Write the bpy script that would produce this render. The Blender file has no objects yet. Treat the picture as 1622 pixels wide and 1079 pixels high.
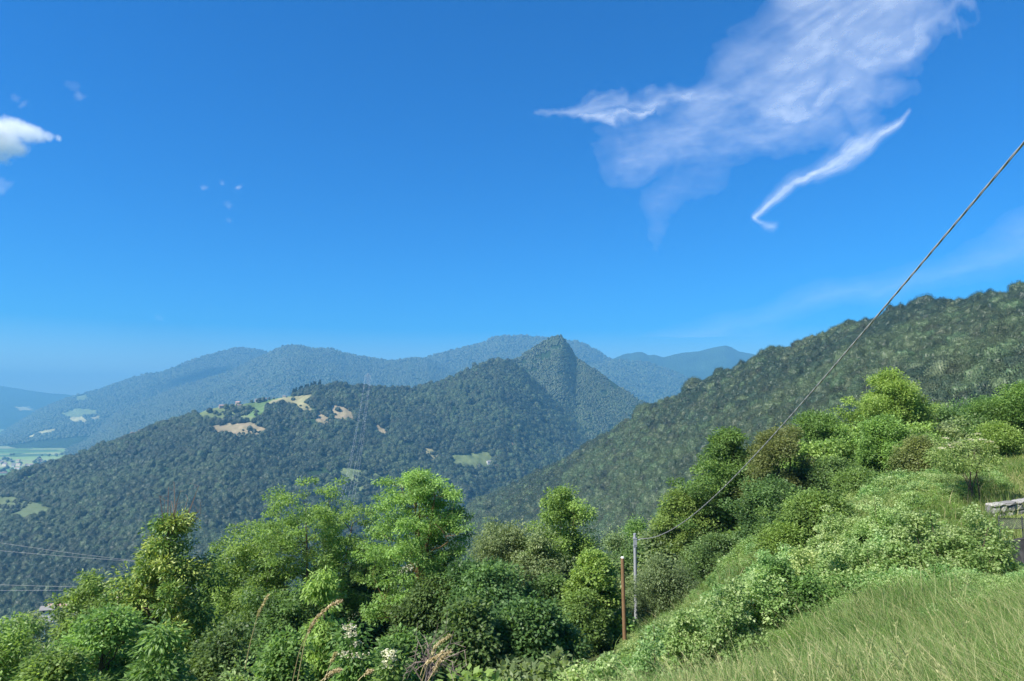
import bpy, bmesh, math, random
import numpy as np
from math import radians, pi, sin, cos
from mathutils import Vector, Euler

# ------------------------------------------------------------------ camera
W0, H0, FPX = 1622.0, 1079.0, 1081.0
PITCH = radians(5.3)
CP, SP = cos(PITCH), sin(PITCH)
scene = bpy.context.scene
COL = scene.collection
cam_d = bpy.data.cameras.new("camera")
cam_d.sensor_width = 36.0
cam_d.lens = 36.0 * FPX / W0
cam_d.clip_start = 0.05
cam_d.clip_end = 200000.0
cam = bpy.data.objects.new("camera", cam_d)
COL.objects.link(cam)
cam.location = (0, 0, 0)
cam.rotation_euler = (radians(90) + PITCH, 0, 0)
scene.camera = cam

# ------------------------------------------------------------------ world and sun
SUN_DIR = Vector((-0.60, -0.36, 0.74)).normalized()      # towards the sun
world = bpy.data.worlds.new("World")
scene.world = world
world.use_nodes = True
wn = world.node_tree
for n in list(wn.nodes): wn.nodes.remove(n)
sky = wn.nodes.new("ShaderNodeTexSky")
sky.sky_type = 'NISHITA'
sky.sun_disc = False
sky.sun_elevation = math.asin(SUN_DIR.z)
sky.sun_rotation = math.atan2(SUN_DIR.x, SUN_DIR.y)
sky.altitude = 1500
sky.air_density = 1.0
sky.dust_density = 0.08
sky.ozone_density = 2.0
gam = wn.nodes.new("ShaderNodeGamma"); gam.inputs[1].default_value = 0.91
hsv = wn.nodes.new("ShaderNodeHueSaturation")
hsv.inputs['Hue'].default_value = 0.514
hsv.inputs['Saturation'].default_value = 2.15
hsv.inputs['Value'].default_value = 1.03
bg = wn.nodes.new("ShaderNodeBackground"); bg.inputs[1].default_value = 0.08
wo = wn.nodes.new("ShaderNodeOutputWorld")
wn.links.new(sky.outputs[0], gam.inputs[0]); wn.links.new(gam.outputs[0], hsv.inputs['Color'])
wn.links.new(hsv.outputs[0], bg.inputs[0]); wn.links.new(bg.outputs[0], wo.inputs[0])
sd = bpy.data.lights.new("sun", 'SUN'); sd.energy = 4.3; sd.angle = radians(4.0); sd.color = (1.0, 0.95, 0.86)
so = bpy.data.objects.new("sun", sd); COL.objects.link(so)
so.rotation_euler = SUN_DIR.to_track_quat('Z', 'Y').to_euler()
scene.view_settings.view_transform = 'Standard'
scene.view_settings.look = 'None'
scene.view_settings.exposure = 1.38
scene.view_settings.gamma = 1.0
scene.render.engine = 'CYCLES'
cy = scene.cycles
cy.max_bounces = 8; cy.diffuse_bounces = 5; cy.glossy_bounces = 1; cy.transmission_bounces = 4
cy.transparent_max_bounces = 16; cy.volume_bounces = 4
cy.use_denoising = True
cy.caustics_reflective = False; cy.caustics_refractive = False

HAZE_DENSITY = 1.6e-4
FLOOR = -265.0

# ------------------------------------------------------------------ numeric helpers
def ray(px, py):
    """x/y and z/y of the line of sight through a photo pixel (a bearing and an elevation)."""
    u = (np.asarray(px, float) - W0/2)/FPX; v = (H0/2 - np.asarray(py, float))/FPX
    dy = CP - v*SP; dz = SP + v*CP
    return u/dy, dz/dy
def P(px, py, Y):
    a, b = ray(px, py); return np.array([float(a)*Y, Y, float(b)*Y])
def pix(x, y, z):
    f = y*CP + z*SP; u = -y*SP + z*CP
    return W0/2 + FPX*x/f, H0/2 - FPX*u/f
def hash3(ix, iy, iz, s=0):
    n = (ix*374761393 + iy*668265263 + iz*2147483647 + s*974634777) & 0xffffffff
    n = ((n ^ (n >> 13))*1274126177) & 0xffffffff
    n = ((n ^ (n >> 16))*2246822519) & 0xffffffff
    return ((n ^ (n >> 15)) & 0xffffff)/float(0xffffff)
def vnoise(x, y, z=0.0, s=0):
    x, y, z = np.broadcast_arrays(np.asarray(x, float), np.asarray(y, float), np.asarray(z, float))
    ix, iy, iz = (np.floor(a).astype(np.int64) for a in (x, y, z))
    fx, fy, fz = x-ix, y-iy, z-iz
    fx, fy, fz = (a*a*(3-2*a) for a in (fx, fy, fz))
    r = 0
    for dx in (0, 1):
        for dy in (0, 1):
            for dz in (0, 1):
                w = (fx if dx else 1-fx)*(fy if dy else 1-fy)*(fz if dz else 1-fz)
                r = r + w*hash3(ix+dx, iy+dy, iz+dz, s)
    return r*2-1
def fbm(x, y, z=0.0, s=0, o=4, g=0.5):
    r = 0; a = 1.0; t = 0
    for k in range(o):
        r = r + a*vnoise(np.asarray(x)*2**k, np.asarray(y)*2**k, np.asarray(z)*2**k, s+k*17); t += a; a *= g
    return r/t
def ridged(x, y, s=0, o=4):
    r = 0; a = 1.0; t = 0
    for k in range(o):
        r = r + a*(1-2*np.abs(vnoise(x*2**k, y*2**k, 0, s+k*31))); t += a; a *= .5
    return r/t
def sstep(a, b, x):
    t = np.clip((x-a)/(b-a), 0, 1); return t*t*(3-2*t)
def inpoly(px, py, poly):
    r = np.zeros(np.shape(px), bool); n = len(poly)
    for i in range(n):
        x0, y0 = poly[i]; x1, y1 = poly[(i+1) % n]
        if y0 == y1: continue
        c = ((y0 > py) != (y1 > py)) & (px < (x1-x0)*(py-y0)/(y1-y0)+x0)
        r ^= c
    return r

# ------------------------------------------------------------------ mesh helpers
def mesh_np(name, V, F, mats=None, attrs=None, smooth=False, midx=None):
    V = np.ascontiguousarray(V, np.float32); F = np.ascontiguousarray(F, np.int32)
    m = bpy.data.meshes.new(name)
    m.vertices.add(len(V)); m.vertices.foreach_set('co', V.ravel())
    k = F.shape[1]
    keep = np.ones(F.shape, bool)
    if k == 4: keep[:, 3] = F[:, 3] != F[:, 2]          # a repeated last corner means a triangle
    cnt = keep.sum(1); L = np.ascontiguousarray(F[keep], np.int32)
    m.loops.add(len(L)); m.loops.foreach_set('vertex_index', L)
    m.polygons.add(len(F)); m.polygons.foreach_set('loop_start', np.r_[0, np.cumsum(cnt)[:-1]].astype(np.int32))
    if midx is not None: m.polygons.foreach_set('material_index', np.ascontiguousarray(midx, np.int32))
    m.polygons.foreach_set('use_smooth', np.full(len(F), bool(smooth)))
    for nm, a in (attrs or {}).items():
        a = np.ascontiguousarray(a, np.float32)
        if a.ndim == 1:
            at = m.attributes.new(nm, 'FLOAT', 'POINT'); at.data.foreach_set('value', a)
        else:
            at = m.attributes.new(nm, 'FLOAT_COLOR', 'POINT')
            if a.shape[1] == 3: a = np.hstack([a, np.ones((len(a), 1), np.float32)])
            at.data.foreach_set('color', a.ravel())
    for mt in (mats or []): m.materials.append(mt)
    m.update(calc_edges=True)
    return m
def link(name, data, parent=None, loc=None):
    o = bpy.data.objects.new(name, data); COL.objects.link(o)
    if parent is not None: o.parent = parent
    if loc is not None: o.location = loc
    return o
def tag(o, label=None, cat=None, group=None, kind=None):
    if label: o['label'] = label
    if cat: o['category'] = cat
    if group: o['group'] = group
    if kind: o['kind'] = kind
    return o
def empty(name, loc=(0, 0, 0), rz=0.0):
    o = bpy.data.objects.new(name, None); COL.objects.link(o)
    o.location = loc; o.rotation_euler = (0, 0, rz); o.empty_display_size = 0.3
    return o
class Geo:
    """collects polygons of quads (triangles repeat a corner)"""
    def __init__(s): s.v = []; s.f = []; s.n = 0
    def add(s, V, F):
        V = np.asarray(V, float); F = np.asarray(F, int)
        s.v.append(V); s.f.append(F+s.n); s.n += len(V)
    def box(s, x0, y0, z0, x1, y1, z1, M=None):
        V = np.array([[x, y, z] for z in (z0, z1) for x, y in ((x0, y0), (x1, y0), (x1, y1), (x0, y1))], float)
        if M is not None: V = V@M[:3, :3].T + M[:3, 3]
        s.add(V, [[0, 3, 2, 1], [4, 5, 6, 7], [0, 1, 5, 4], [1, 2, 6, 5], [2, 3, 7, 6], [3, 0, 4, 7]])
    def tube(s, pts, rad, k=6, cap=True):
        pts = np.asarray(pts, float); n = len(pts)
        rad = np.broadcast_to(np.asarray(rad, float), (n,))
        T = np.gradient(pts, axis=0); T /= np.linalg.norm(T, axis=1)[:, None]+1e-9
        ref = np.where(np.abs(T[:, 2:3]) > .9, np.array([[1., 0, 0]]), np.array([[0, 0, 1.]]))
        if n > 1: ref = np.broadcast_to(ref[:1] if abs(T[:, 2]).min() > .85 or abs(T[:, 2]).max() < .95 else np.array([[.6, .8, 0.0]]), T.shape)
        A = np.cross(T, ref); A /= np.linalg.norm(A, axis=1)[:, None]+1e-9
        B = np.cross(T, A)
        ang = np.arange(k)*2*pi/k
        V = pts[:, None]+rad[:, None, None]*(A[:, None]*np.cos(ang)[None, :, None]+B[:, None]*np.sin(ang)[None, :, None])
        i = np.arange(n-1)[:, None]*k; j = np.arange(k)[None]; j2 = (j+1) % k
        F = np.stack([i+j, i+j2, i+k+j2, i+k+j], -1).reshape(-1, 4)
        s.add(V.reshape(-1, 3), F)
        if cap and k == 4: s.add(V[-1], [[0, 1, 2, 3]])
        elif cap:
            c = np.vstack([V[-1], pts[-1:]]); s.add(c, [[q, (q+1) % k, k, k] for q in range(k)])
    def mesh(s, name, mats, smooth=False, attrs=None):
        V = np.vstack(s.v); F = np.vstack(s.f)
        m = mesh_np(name, V, F, mats, attrs, smooth)
        return m

# ------------------------------------------------------------------ materials
def new_mat(name):
    m = bpy.data.materials.new(name); m.use_nodes = True
    nt = m.node_tree
    for n in list(nt.nodes): nt.nodes.remove(n)
    out = nt.nodes.new('ShaderNodeOutputMaterial')
    return m, nt, out
def N(nt, typ, **kw):
    n = nt.nodes.new(typ)
    for k, v in kw.items(): setattr(n, k, v)
    return n
def ramp(nt, fac, stops):
    r = nt.nodes.new('ShaderNodeValToRGB')
    e = r.color_ramp.elements
    while len(e) < len(stops): e.new(0.5)
    for el, (p, c) in zip(e, stops): el.position = p; el.color = (*c, 1)
    nt.links.new(fac, r.inputs[0]); return r
def mixc(nt, fac, a, b, mode='MIX'):
    m = nt.nodes.new('ShaderNodeMix'); m.data_type = 'RGBA'; m.blend_type = mode
    for s, v in ((m.inputs[0], fac), (m.inputs[6], a), (m.inputs[7], b)):
        if hasattr(v, 'is_output'): nt.links.new(v, s)
        elif isinstance(v, tuple): s.default_value = (*v, 1)
        else: s.default_value = v
    return m.outputs[2]
def noise(nt, scale, detail=4, rough=.55, coord=None):
    n = nt.nodes.new('ShaderNodeTexNoise'); n.inputs['Scale'].default_value = scale
    n.inputs['Detail'].default_value = detail; n.inputs['Roughness'].default_value = rough
    if coord is not None: nt.links.new(coord, n.inputs['Vector'])
    return n.outputs['Fac']
def leaf_mat(name, dark, mid, light, trans=0.48, var=0.14):
    m, nt, out = new_mat(name)
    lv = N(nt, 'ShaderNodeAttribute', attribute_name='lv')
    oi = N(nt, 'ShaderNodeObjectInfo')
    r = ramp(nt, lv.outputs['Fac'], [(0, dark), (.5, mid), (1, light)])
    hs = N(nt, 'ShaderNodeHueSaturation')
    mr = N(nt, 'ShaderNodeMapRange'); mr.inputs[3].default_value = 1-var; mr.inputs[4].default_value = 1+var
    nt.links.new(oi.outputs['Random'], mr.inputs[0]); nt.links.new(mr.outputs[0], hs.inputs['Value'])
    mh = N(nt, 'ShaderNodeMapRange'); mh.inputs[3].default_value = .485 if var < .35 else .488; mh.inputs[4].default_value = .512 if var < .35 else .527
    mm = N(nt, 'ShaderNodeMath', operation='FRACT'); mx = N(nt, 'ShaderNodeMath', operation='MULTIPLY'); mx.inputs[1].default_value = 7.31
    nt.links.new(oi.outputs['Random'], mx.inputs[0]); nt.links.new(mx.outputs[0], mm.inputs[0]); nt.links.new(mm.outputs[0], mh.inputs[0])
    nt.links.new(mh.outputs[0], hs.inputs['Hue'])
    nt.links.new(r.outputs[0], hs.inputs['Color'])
    pb = N(nt, 'ShaderNodeBsdfPrincipled'); pb.inputs['Roughness'].default_value = .5; pb.inputs['Specular IOR Level'].default_value = .35
    nt.links.new(hs.outputs[0], pb.inputs['Base Color'])
    tr = N(nt, 'ShaderNodeBsdfTranslucent')
    tc = mixc(nt, 1.0, hs.outputs[0], (1.25, 1.25, .7), 'MULTIPLY'); nt.links.new(tc, tr.inputs[0])
    ms = N(nt, 'ShaderNodeMixShader'); ms.inputs[0].default_value = trans
    nt.links.new(pb.outputs[0], ms.inputs[1]); nt.links.new(tr.outputs[0], ms.inputs[2])
    nt.links.new(ms.outputs[0], out.inputs[0])
    return m
def plain(name, col, rough=.8, nscale=None, col2=None, metal=0, bump=0, spec=.3):
    m, nt, out = new_mat(name)
    pb = N(nt, 'ShaderNodeBsdfPrincipled'); pb.inputs['Roughness'].default_value = rough
    pb.inputs['Metallic'].default_value = metal; pb.inputs['Specular IOR Level'].default_value = spec
    tc = N(nt, 'ShaderNodeTexCoord')
    nf = noise(nt, nscale or 5, 5, .6, tc.outputs['Object'])
    c = mixc(nt, nf, col, col2 or tuple(x*.6 for x in col)); nt.links.new(c, pb.inputs['Base Color'])
    if bump:
        b = N(nt, 'ShaderNodeBump'); b.inputs['Strength'].default_value = bump; nt.links.new(nf, b.inputs['Height']); nt.links.new(b.outputs[0], pb.inputs['Normal'])
    nt.links.new(pb.outputs[0], out.inputs[0]); return m
def terrain_mat(name, scale=.01, amp=.5, bump=0.0, bscale=.1, bdist=5.0):
    m, nt, out = new_mat(name)
    at = N(nt, 'ShaderNodeAttribute', attribute_name='gcol')
    geo = N(nt, 'ShaderNodeNewGeometry')
    f = noise(nt, scale, 8, .65, geo.outputs['Position'])
    r = ramp(nt, f, [(.3, (1-amp,)*3), (.7, (1+amp,)*3)])
    f2 = noise(nt, scale*9, 6, .7, geo.outputs['Position']); r2 = ramp(nt, f2, [(.3, (.72, .78, .7)), (.7, (1.22, 1.16, 1.2))])
    c = mixc(nt, 1.0, mixc(nt, 1.0, at.outputs['Color'], r.outputs[0], 'MULTIPLY'), r2.outputs[0], 'MULTIPLY')
    pb = N(nt, 'ShaderNodeBsdfPrincipled'); pb.inputs['Roughness'].default_value = .95; pb.inputs['Specular IOR Level'].default_value = .1
    nt.links.new(c, pb.inputs['Base Color'])
    if bump:
        v = N(nt, 'ShaderNodeTexVoronoi'); v.inputs['Scale'].default_value = bscale; nt.links.new(geo.outputs['Position'], v.inputs['Vector'])
        b = N(nt, 'ShaderNodeBump'); b.invert = True; b.inputs['Strength'].default_value = bump; b.inputs['Distance'].default_value = bdist
        nt.links.new(v.outputs['Distance'], b.inputs['Height']); nt.links.new(b.outputs[0], pb.inputs['Normal'])
    nt.links.new(pb.outputs[0], out.inputs[0]); return m

M_BARK = plain('bark', (.11, .085, .06), .9, 9, (.05, .038, .028), bump=.4)
M_BARK_WARM = plain('bark_warm', (.26, .17, .075), .9, 9, (.13, .08, .035), bump=.4)
M_DEAD = plain('dead_wood', (.24, .19, .16), .9, 9, (.12, .09, .08))
L_LOCUST = leaf_mat('leaf_locust', (0.11, 0.19, 0.045), (0.2, 0.32, 0.08), (0.32, 0.48, 0.13))
L_DARK = leaf_mat('leaf_dark', (0.062, 0.12, 0.042), (0.115, 0.205, 0.062), (0.19, 0.305, 0.095))
L_MID = leaf_mat('leaf_mid', (0.085, 0.155, 0.04), (0.155, 0.26, 0.065), (0.25, 0.39, 0.1))
L_FRESH = leaf_mat('leaf_fresh', (0.12, 0.2, 0.045), (0.2, 0.33, 0.075), (0.31, 0.46, 0.12))
L_YELLOW = leaf_mat('leaf_yellow', (0.07, 0.15, 0.03), (0.14, 0.26, 0.045), (0.42, 0.5, 0.12), .3)
L_GREY = leaf_mat('leaf_grey', (0.11, 0.16, 0.07), (0.19, 0.26, 0.11), (0.3, 0.38, 0.17))
L_OLIVE = leaf_mat('leaf_olive', (0.11, 0.15, 0.05), (0.19, 0.24, 0.08), (0.3, 0.35, 0.13))
L_FOREST = leaf_mat('leaf_forest', (0.04, 0.056, 0.03), (0.08, 0.104, 0.053), (0.13, 0.16, 0.08), .15, .45)
L_FOREST_DARK = leaf_mat('leaf_forest_dark', (0.022, 0.04, 0.024), (0.046, 0.074, 0.04), (0.082, 0.118, 0.06), .15, .35)
L_FOREST_PALE = leaf_mat('leaf_forest_pale', (0.038, 0.06, 0.03), (0.085, 0.125, 0.056), (0.155, 0.2, 0.095), .15, .35)
L_BRAMBLE = leaf_mat('leaf_bramble', (0.1, 0.2, 0.055), (0.23, 0.375, 0.115), (0.44, 0.56, 0.26))
L_HERB = leaf_mat('leaf_herb', (0.13, 0.21, 0.055), (0.27, 0.38, 0.115), (0.47, 0.54, 0.25))
L_SPRUCE = leaf_mat('leaf_spruce', (0.012, 0.032, 0.016), (0.020, 0.048, 0.022), (0.030, 0.065, 0.030), .05)
L_GRASS = leaf_mat('leaf_grass', (0.045, 0.1, 0.018), (0.145, 0.26, 0.055), (0.48, 0.45, 0.23), .4, .1)
L_BLOSSOM = leaf_mat('blossom', (0.500, 0.500, 0.300), (0.620, 0.600, 0.420), (0.720, 0.700, 0.550), .3, .1)
L_STRAW = leaf_mat('straw', (0.360, 0.300, 0.150), (0.480, 0.400, 0.220), (0.600, 0.520, 0.330), .2, .1)

# ------------------------------------------------------------------ haze (air) - one even volume round everything but the sky
def make_haze():
    g = Geo(); g.box(-17500, -1500, FLOOR-1.0, 17500, 17000, 725)
    m, nt, out = new_mat('haze_air')
    v = N(nt, 'ShaderNodeVolumePrincipled')
    v.inputs['Color'].default_value = (.155, .42, .70, 1); v.inputs['Density'].default_value = HAZE_DENSITY
    v.inputs['Anisotropy'].default_value = 0.0
    nt.links.new(v.outputs[0], out.inputs['Volume'])
    tag(link('haze', g.mesh('haze', [m])), 'pale blue haze filling the valley air', 'haze', kind='stuff')
make_haze()

# ------------------------------------------------------------------ near hillside (one sheet, polar grid)
CTRL = [(0,0,-1.6),(4.5,6,-2.45),(1.25,8,-3.45),(5.7,14,-4.2),(10.2,14,-3.55),(3,3,-1.75),(-3,3,-3.2),(-4,8,-6.0),(0,10,-5.2),
 (3.6,13,-5.6),(10,28,-6.0),(7.5,33,-10.2),(5,30,-10.4),(13.8,28,-4.6),(20.8,30,-3.0),(17.4,24,-4.05),(20,24.3,-4.0),(17.6,26,-3.0),(26,35,-3.2),(12.4,17,-4.0),(15.5,17,-3.95),(14.9,20.5,-3.95),(19,20.5,-3.9),
 (23,42,-4.6),(44,60,-3.6),(-5,30,-12.8),(-15,30,-16),(-10,15,-9.8),(-20,20,-14),(0,20,-9.3),(0,40,-17),(8,45,-14.5),(0,80,-38),
 (-40,40,-28),(-4,0,-3.2),(0,-12,.6),(20,0,1.2),(-30,0,-14),(40,100,-20),(90,90,4),(80,20,12),(0,-60,14),(-90,-20,-30),
 (-60,110,-62),(-75,250,-92),(-190,290,-104),(0,290,-112),(-20,450,-140),(150,200,-14),(200,450,-60),(0,650,-255),(-500,650,-262),
 (-900,100,-240),(-900,900,-300),(0,900,-300),(600,700,-60),(900,900,-60),(300,0,60),(900,0,140),(0,-300,70),(0,-900,160),(-600,-600,-60),(700,-600,200),(-250,80,-75)]
_c = np.array(CTRL, float)
def _tps(X):
    d = np.linalg.norm(X[:, None, :2]-_c[None, :, :2], axis=2)+1e-9
    return d*d*np.log(d)/400.0 if False else d     # linear kernel: robust over mixed scales
_n = len(_c)
_A = np.zeros((_n+3, _n+3)); _A[:_n, :_n] = _tps(_c); _A[:_n, _n] = 1; _A[:_n, _n+1:] = _c[:, :2]/100; _A[_n:, :_n] = _A[:_n, _n:].T
_w = np.linalg.solve(_A, np.r_[_c[:, 2], 0, 0, 0])
def hraw(x, y):
    x = np.asarray(x, float).ravel(); y = np.asarray(y, float).ravel(); r = np.empty(len(x))
    for i in range(0, len(x), 20000):
        X = np.stack([x[i:i+20000], y[i:i+20000]], 1)
        r[i:i+20000] = _tps(X)@_w[:_n] + _w[_n] + X@_w[_n+1:]/100
    return r
def h(x, y):
    """ground height of the near hillside; averaged so the cone tips of the kernel vanish"""
    x = np.asarray(x, float); y = np.asarray(y, float); shp = x.shape
    x = x.ravel(); y = y.ravel()
    r0 = np.hypot(x, y); e = .4+.06*r0
    z = (2*hraw(x, y)+hraw(x+e, y)+hraw(x-e, y)+hraw(x, y+e)+hraw(x, y-e))/6
    b = sstep(2, 12, r0)
    z = z + .16*b*fbm(x*.35, y*.35, 0, 5, 3) + .45*b*fbm(x*.07, y*.07, 3, 9, 2) + sstep(60, 300, r0)*6*fbm(x*.012, y*.012, 0, 15, 3)
    return z.reshape(shp)
def h1(x, y): return float(h(np.array([x]), np.array([y]))[0])

def grass_edge(xd):
    """depth at which the mown bank of grass meets the brambles, by bearing"""
    return np.interp(xd, [-.6, -.05, .05, .156, .25, .33, .406, .5, .6, .68, .75, .9, 1.2], [1.8, 3.2, 5.6, 8.6, 11, 12.6, 14, 14, 13.4, 13.2, 13.8, 14.5, 15])

def make_near():
    na, nr = 480, 260
    r = np.r_[0.25*np.power(900/.25, np.linspace(0, 1, nr))]
    a = np.linspace(0, 2*pi, na, endpoint=False)
    R, A = np.meshgrid(r, a, indexing='ij')
    x = R*np.sin(A); y = R*np.cos(A); z = h(x, y)
    V = np.stack([x, y, z], -1).reshape(-1, 3)
    i = np.arange(nr-1)[:, None]*na; j = np.arange(na)[None]; j2 = (j+1) % na
    F = np.stack([i+j, i+na+j, i+na+j2, i+j2], -1).reshape(-1, 4)
    V = np.vstack([V, [[0, 0, h1(0, 0)]]]); c = len(V)-1
    jj = np.arange(na); F = np.vstack([F, np.stack([jj, (jj+1) % na, np.full(na, c), np.full(na, c)], -1)])
    # ground cover: grass soil, litter under trees, short meadow on the right
    soil = np.array([.045, .055, .02]); mead = np.array([.13, .19, .045]); dry = np.array([.17, .17, .07])
    xx, yy = V[:, 0], V[:, 1]; xd = xx/np.maximum(yy, .1)
    g = (yy < grass_edge(xd)) | (yy < .5)
    g = g | ((xd > .64) & (yy < 90)) | ((xx > 12) & (yy < 60) & (xd > .5))
    nn = (.5+.5*fbm(xx*.4, yy*.4, 0, 3, 4))[:, None]
    cg = mead*(1-nn)+dry*nn
    colr = np.where(g[:, None], cg, soil)
    # tidy terrace lawn below the stone wall
    m = mesh_np('near_hillside', V, F, [terrain_mat('near_soil', 1.5, .35, .3, 6, .05)], {'gcol': colr}, True)
    tag(link('near_hillside', m), 'grassy hillside sloping down to the left', kind='structure')
make_near()

def make_floor():
    na, r = 96, np.array([10, 300, 1000, 2000, 3000, 4500, 6500, 9000, 12000, 15000.])
    a = np.linspace(0, 2*pi, na, endpoint=False); R, A = np.meshgrid(r, a, indexing='ij')
    V = np.stack([R*np.sin(A), R*np.cos(A), np.full(R.shape, FLOOR)], -1).reshape(-1, 3)
    # kept inside the haze box behind the viewer
    V[:, 1] = np.maximum(V[:, 1], -1450)
    i = np.arange(len(r)-1)[:, None]*na; j = np.arange(na)[None]; j2 = (j+1) % na
    F = np.stack([i+j, i+na+j, i+na+j2, i+j2], -1).reshape(-1, 4)
    m, nt, out = new_mat('valley_fields')
    geo = N(nt, 'ShaderNodeNewGeometry')
    v = N(nt, 'ShaderNodeTexVoronoi'); v.inputs['Scale'].default_value = .006; nt.links.new(geo.outputs['Position'], v.inputs['Vector'])
    sp = N(nt, 'ShaderNodeSeparateColor'); nt.links.new(v.outputs['Color'], sp.inputs[0])
    r_ = ramp(nt, sp.outputs[0], [(0, (.04, .09, .03)), (.35, (.10, .22, .05)), (.6, (.20, .30, .08)), (.8, (.33, .32, .16)), (1, (.08, .17, .04))])
    pb = N(nt, 'ShaderNodeBsdfPrincipled'); pb.inputs['Roughness'].default_value = .95
    nt.links.new(r_.outputs[0], pb.inputs['Base Color']); nt.links.new(pb.outputs[0], out.inputs[0])
    tag(link('ground', mesh_np('ground', V, F, [m])), 'flat valley floor with fields', kind='structure')
make_floor()

# ------------------------------------------------------------------ hills: a crest line, a foot line, gullied flanks
FOREST_FLOOR = np.array([.022, .045, .018])
class Ridge:
    def __init__(s, name, crest, foot, nu=300, nv=110, amp=.05, fr=1/300., seed=1, lift=0., exp=.92, mat=None, patches=(), base=None, back=.5, label=None, jag=0., sag=0.):
        c = np.array(crest, float); f = np.array(foot, float)
        px = np.linspace(c[0, 0], c[-1, 0], nu)
        cpy = np.interp(px, c[:, 0], c[:, 1]); cY = np.interp(px, c[:, 0], c[:, 2])
        k = 5; ker = np.array([1, 2, 3, 2, 1.])/9
        cpy = np.convolve(np.pad(cpy, 2, 'edge'), ker, 'valid')
        cY = np.convolve(np.pad(cY, 2, 'edge'), ker, 'valid')
        fY = np.interp(px, f[:, 0], f[:, 1]); fz = np.interp(px, f[:, 0], f[:, 2])
        xd, dz = ray(px, cpy); xdf, _ = ray(px, 760.0)
        cz = dz*cY - lift
        v = np.linspace(0, 1, nv)[:, None]
        Y = cY + (fY-cY)*v
        X = (xd*(1-v)+xdf*v)*Y
        hgt = cz - fz
        Z = cz - hgt*v**exp - sag*hgt*np.sin(pi*v)
        w = sstep(0, .22, v)*(1-.4*sstep(.8, 1, v))
        n = .6*ridged(X*fr, Y*fr*.55, seed) + .4*fbm(X*fr*4, Y*fr*4, 0, seed+7, 4)
        Z = Z + hgt*amp*w*n + hgt*amp*.25*fbm(X*fr*9, Y*fr*9, 0, seed+3, 3)*sstep(0, .05, v)
        vb = np.linspace(1, 0, 24, endpoint=False)[:, None]
        bY = cY*(1+back*vb); bX = xd*bY; bZ = cz-(cz-FLOOR+20)*vb**1.1
        if jag: Z = Z + jag*fbm(px*.15, px*0, 0, seed+50, 4)*(1-v)**6
        s.X, s.Y, s.Z = X, Y, Z; s.px = px; s.nu = nu; s.nv = nv
        AX = np.vstack([bX, X]); AY = np.vstack([bY, Y]); AZ = np.vstack([bZ, Z]); s.nb = 24
        V = np.stack([AX, AY, AZ], -1).reshape(-1, 3); R = len(AX)
        i = np.arange(R-1)[:, None]*nu; j = np.arange(nu-1)[None]
        F = np.stack([i+j, i+nu+j, i+nu+j+1, i+j+1], -1).reshape(-1, 4)
        colr = np.tile(FOREST_FLOOR if base is None else np.array(base), (len(V), 1)).astype(float)
        ppx, ppy = pix(V[:, 0], V[:, 1], V[:, 2])
        s.patches = patches
        nz = 5.0*fbm(V[:, 0]*.02, V[:, 1]*.02, 0, 77, 3)
        front = np.arange(len(V)) >= 24*nu
        for poly, cc in patches:
            q = inpoly(ppx+nz, ppy+nz*.6, poly) & front
            t = (.8+.4*(.5+.5*fbm(V[:, 0]*.03, V[:, 1]*.03, 0, 5, 3)))[:, None]
            colr = np.where(q[:, None], np.array(cc)*t, colr)
        s.mesh = mesh_np(name, V, F, [mat], {'gcol': colr}, True)
        s.obj = tag(link(name, s.mesh), label, kind='structure')
    def at(s, px, py):
        k = int(np.clip(np.searchsorted(s.px, px), 1, s.nu-1))
        a, b = pix(s.X[:, k], s.Y[:, k], s.Z[:, k])
        i = int(np.argmax(b >= py)) if (b >= py).any() else s.nv-1
        return np.array([s.X[i, k], s.Y[i, k], s.Z[i, k]])
    def sample(s, n, rng, vmax=1.0, avoid=True, vmin=0.0):
        r0 = int(vmin*(s.nv-1)); r1 = int(vmax*(s.nv-1))
        X, Y, Z = s.X[r0:r1+1], s.Y[r0:r1+1], s.Z[r0:r1+1]
        Pt = np.stack([X, Y, Z], -1)
        e1 = Pt[1:, :-1]-Pt[:-1, :-1]; e2 = Pt[:-1, 1:]-Pt[:-1, :-1]
        A = np.linalg.norm(np.cross(e1, e2), axis=-1).ravel(); cp = np.cumsum(A)/A.sum()
        k = np.searchsorted(cp, rng.random(n)); ri, ci = np.unravel_index(np.minimum(k, len(A)-1), e1.shape[:2])
        u, v = rng.random((2, n, 1))
        p = Pt[ri, ci] + u*e2[ri, ci] + v*e1[ri, ci]
        if avoid and s.patches:
            a, b = pix(p[:, 0], p[:, 1], p[:, 2]); nz = 5.0*fbm(p[:, 0]*.02, p[:, 1]*.02, 0, 77, 3)
            bad = np.zeros(len(p), bool)
            for poly, cc in s.patches: bad |= inpoly(a+nz, b+nz*.6, poly)
            p = p[~bad]
        return p

TAN = (.27, .225, .135); HAY = (.24, .225, .115); GRN = (.14, .18, .075); YEL = (.38, .36, .17); OCH = (.42, .27, .17); DGR = (.10, .16, .055)
M_HNEAR = terrain_mat('hill_near_cover', .02, .3)
M_HFAR = terrain_mat('hill_far_cover', .0045, .45, 1.0, .045, 9.0)
M_HMID = terrain_mat('hill_mid_cover', .006, .35)

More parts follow.
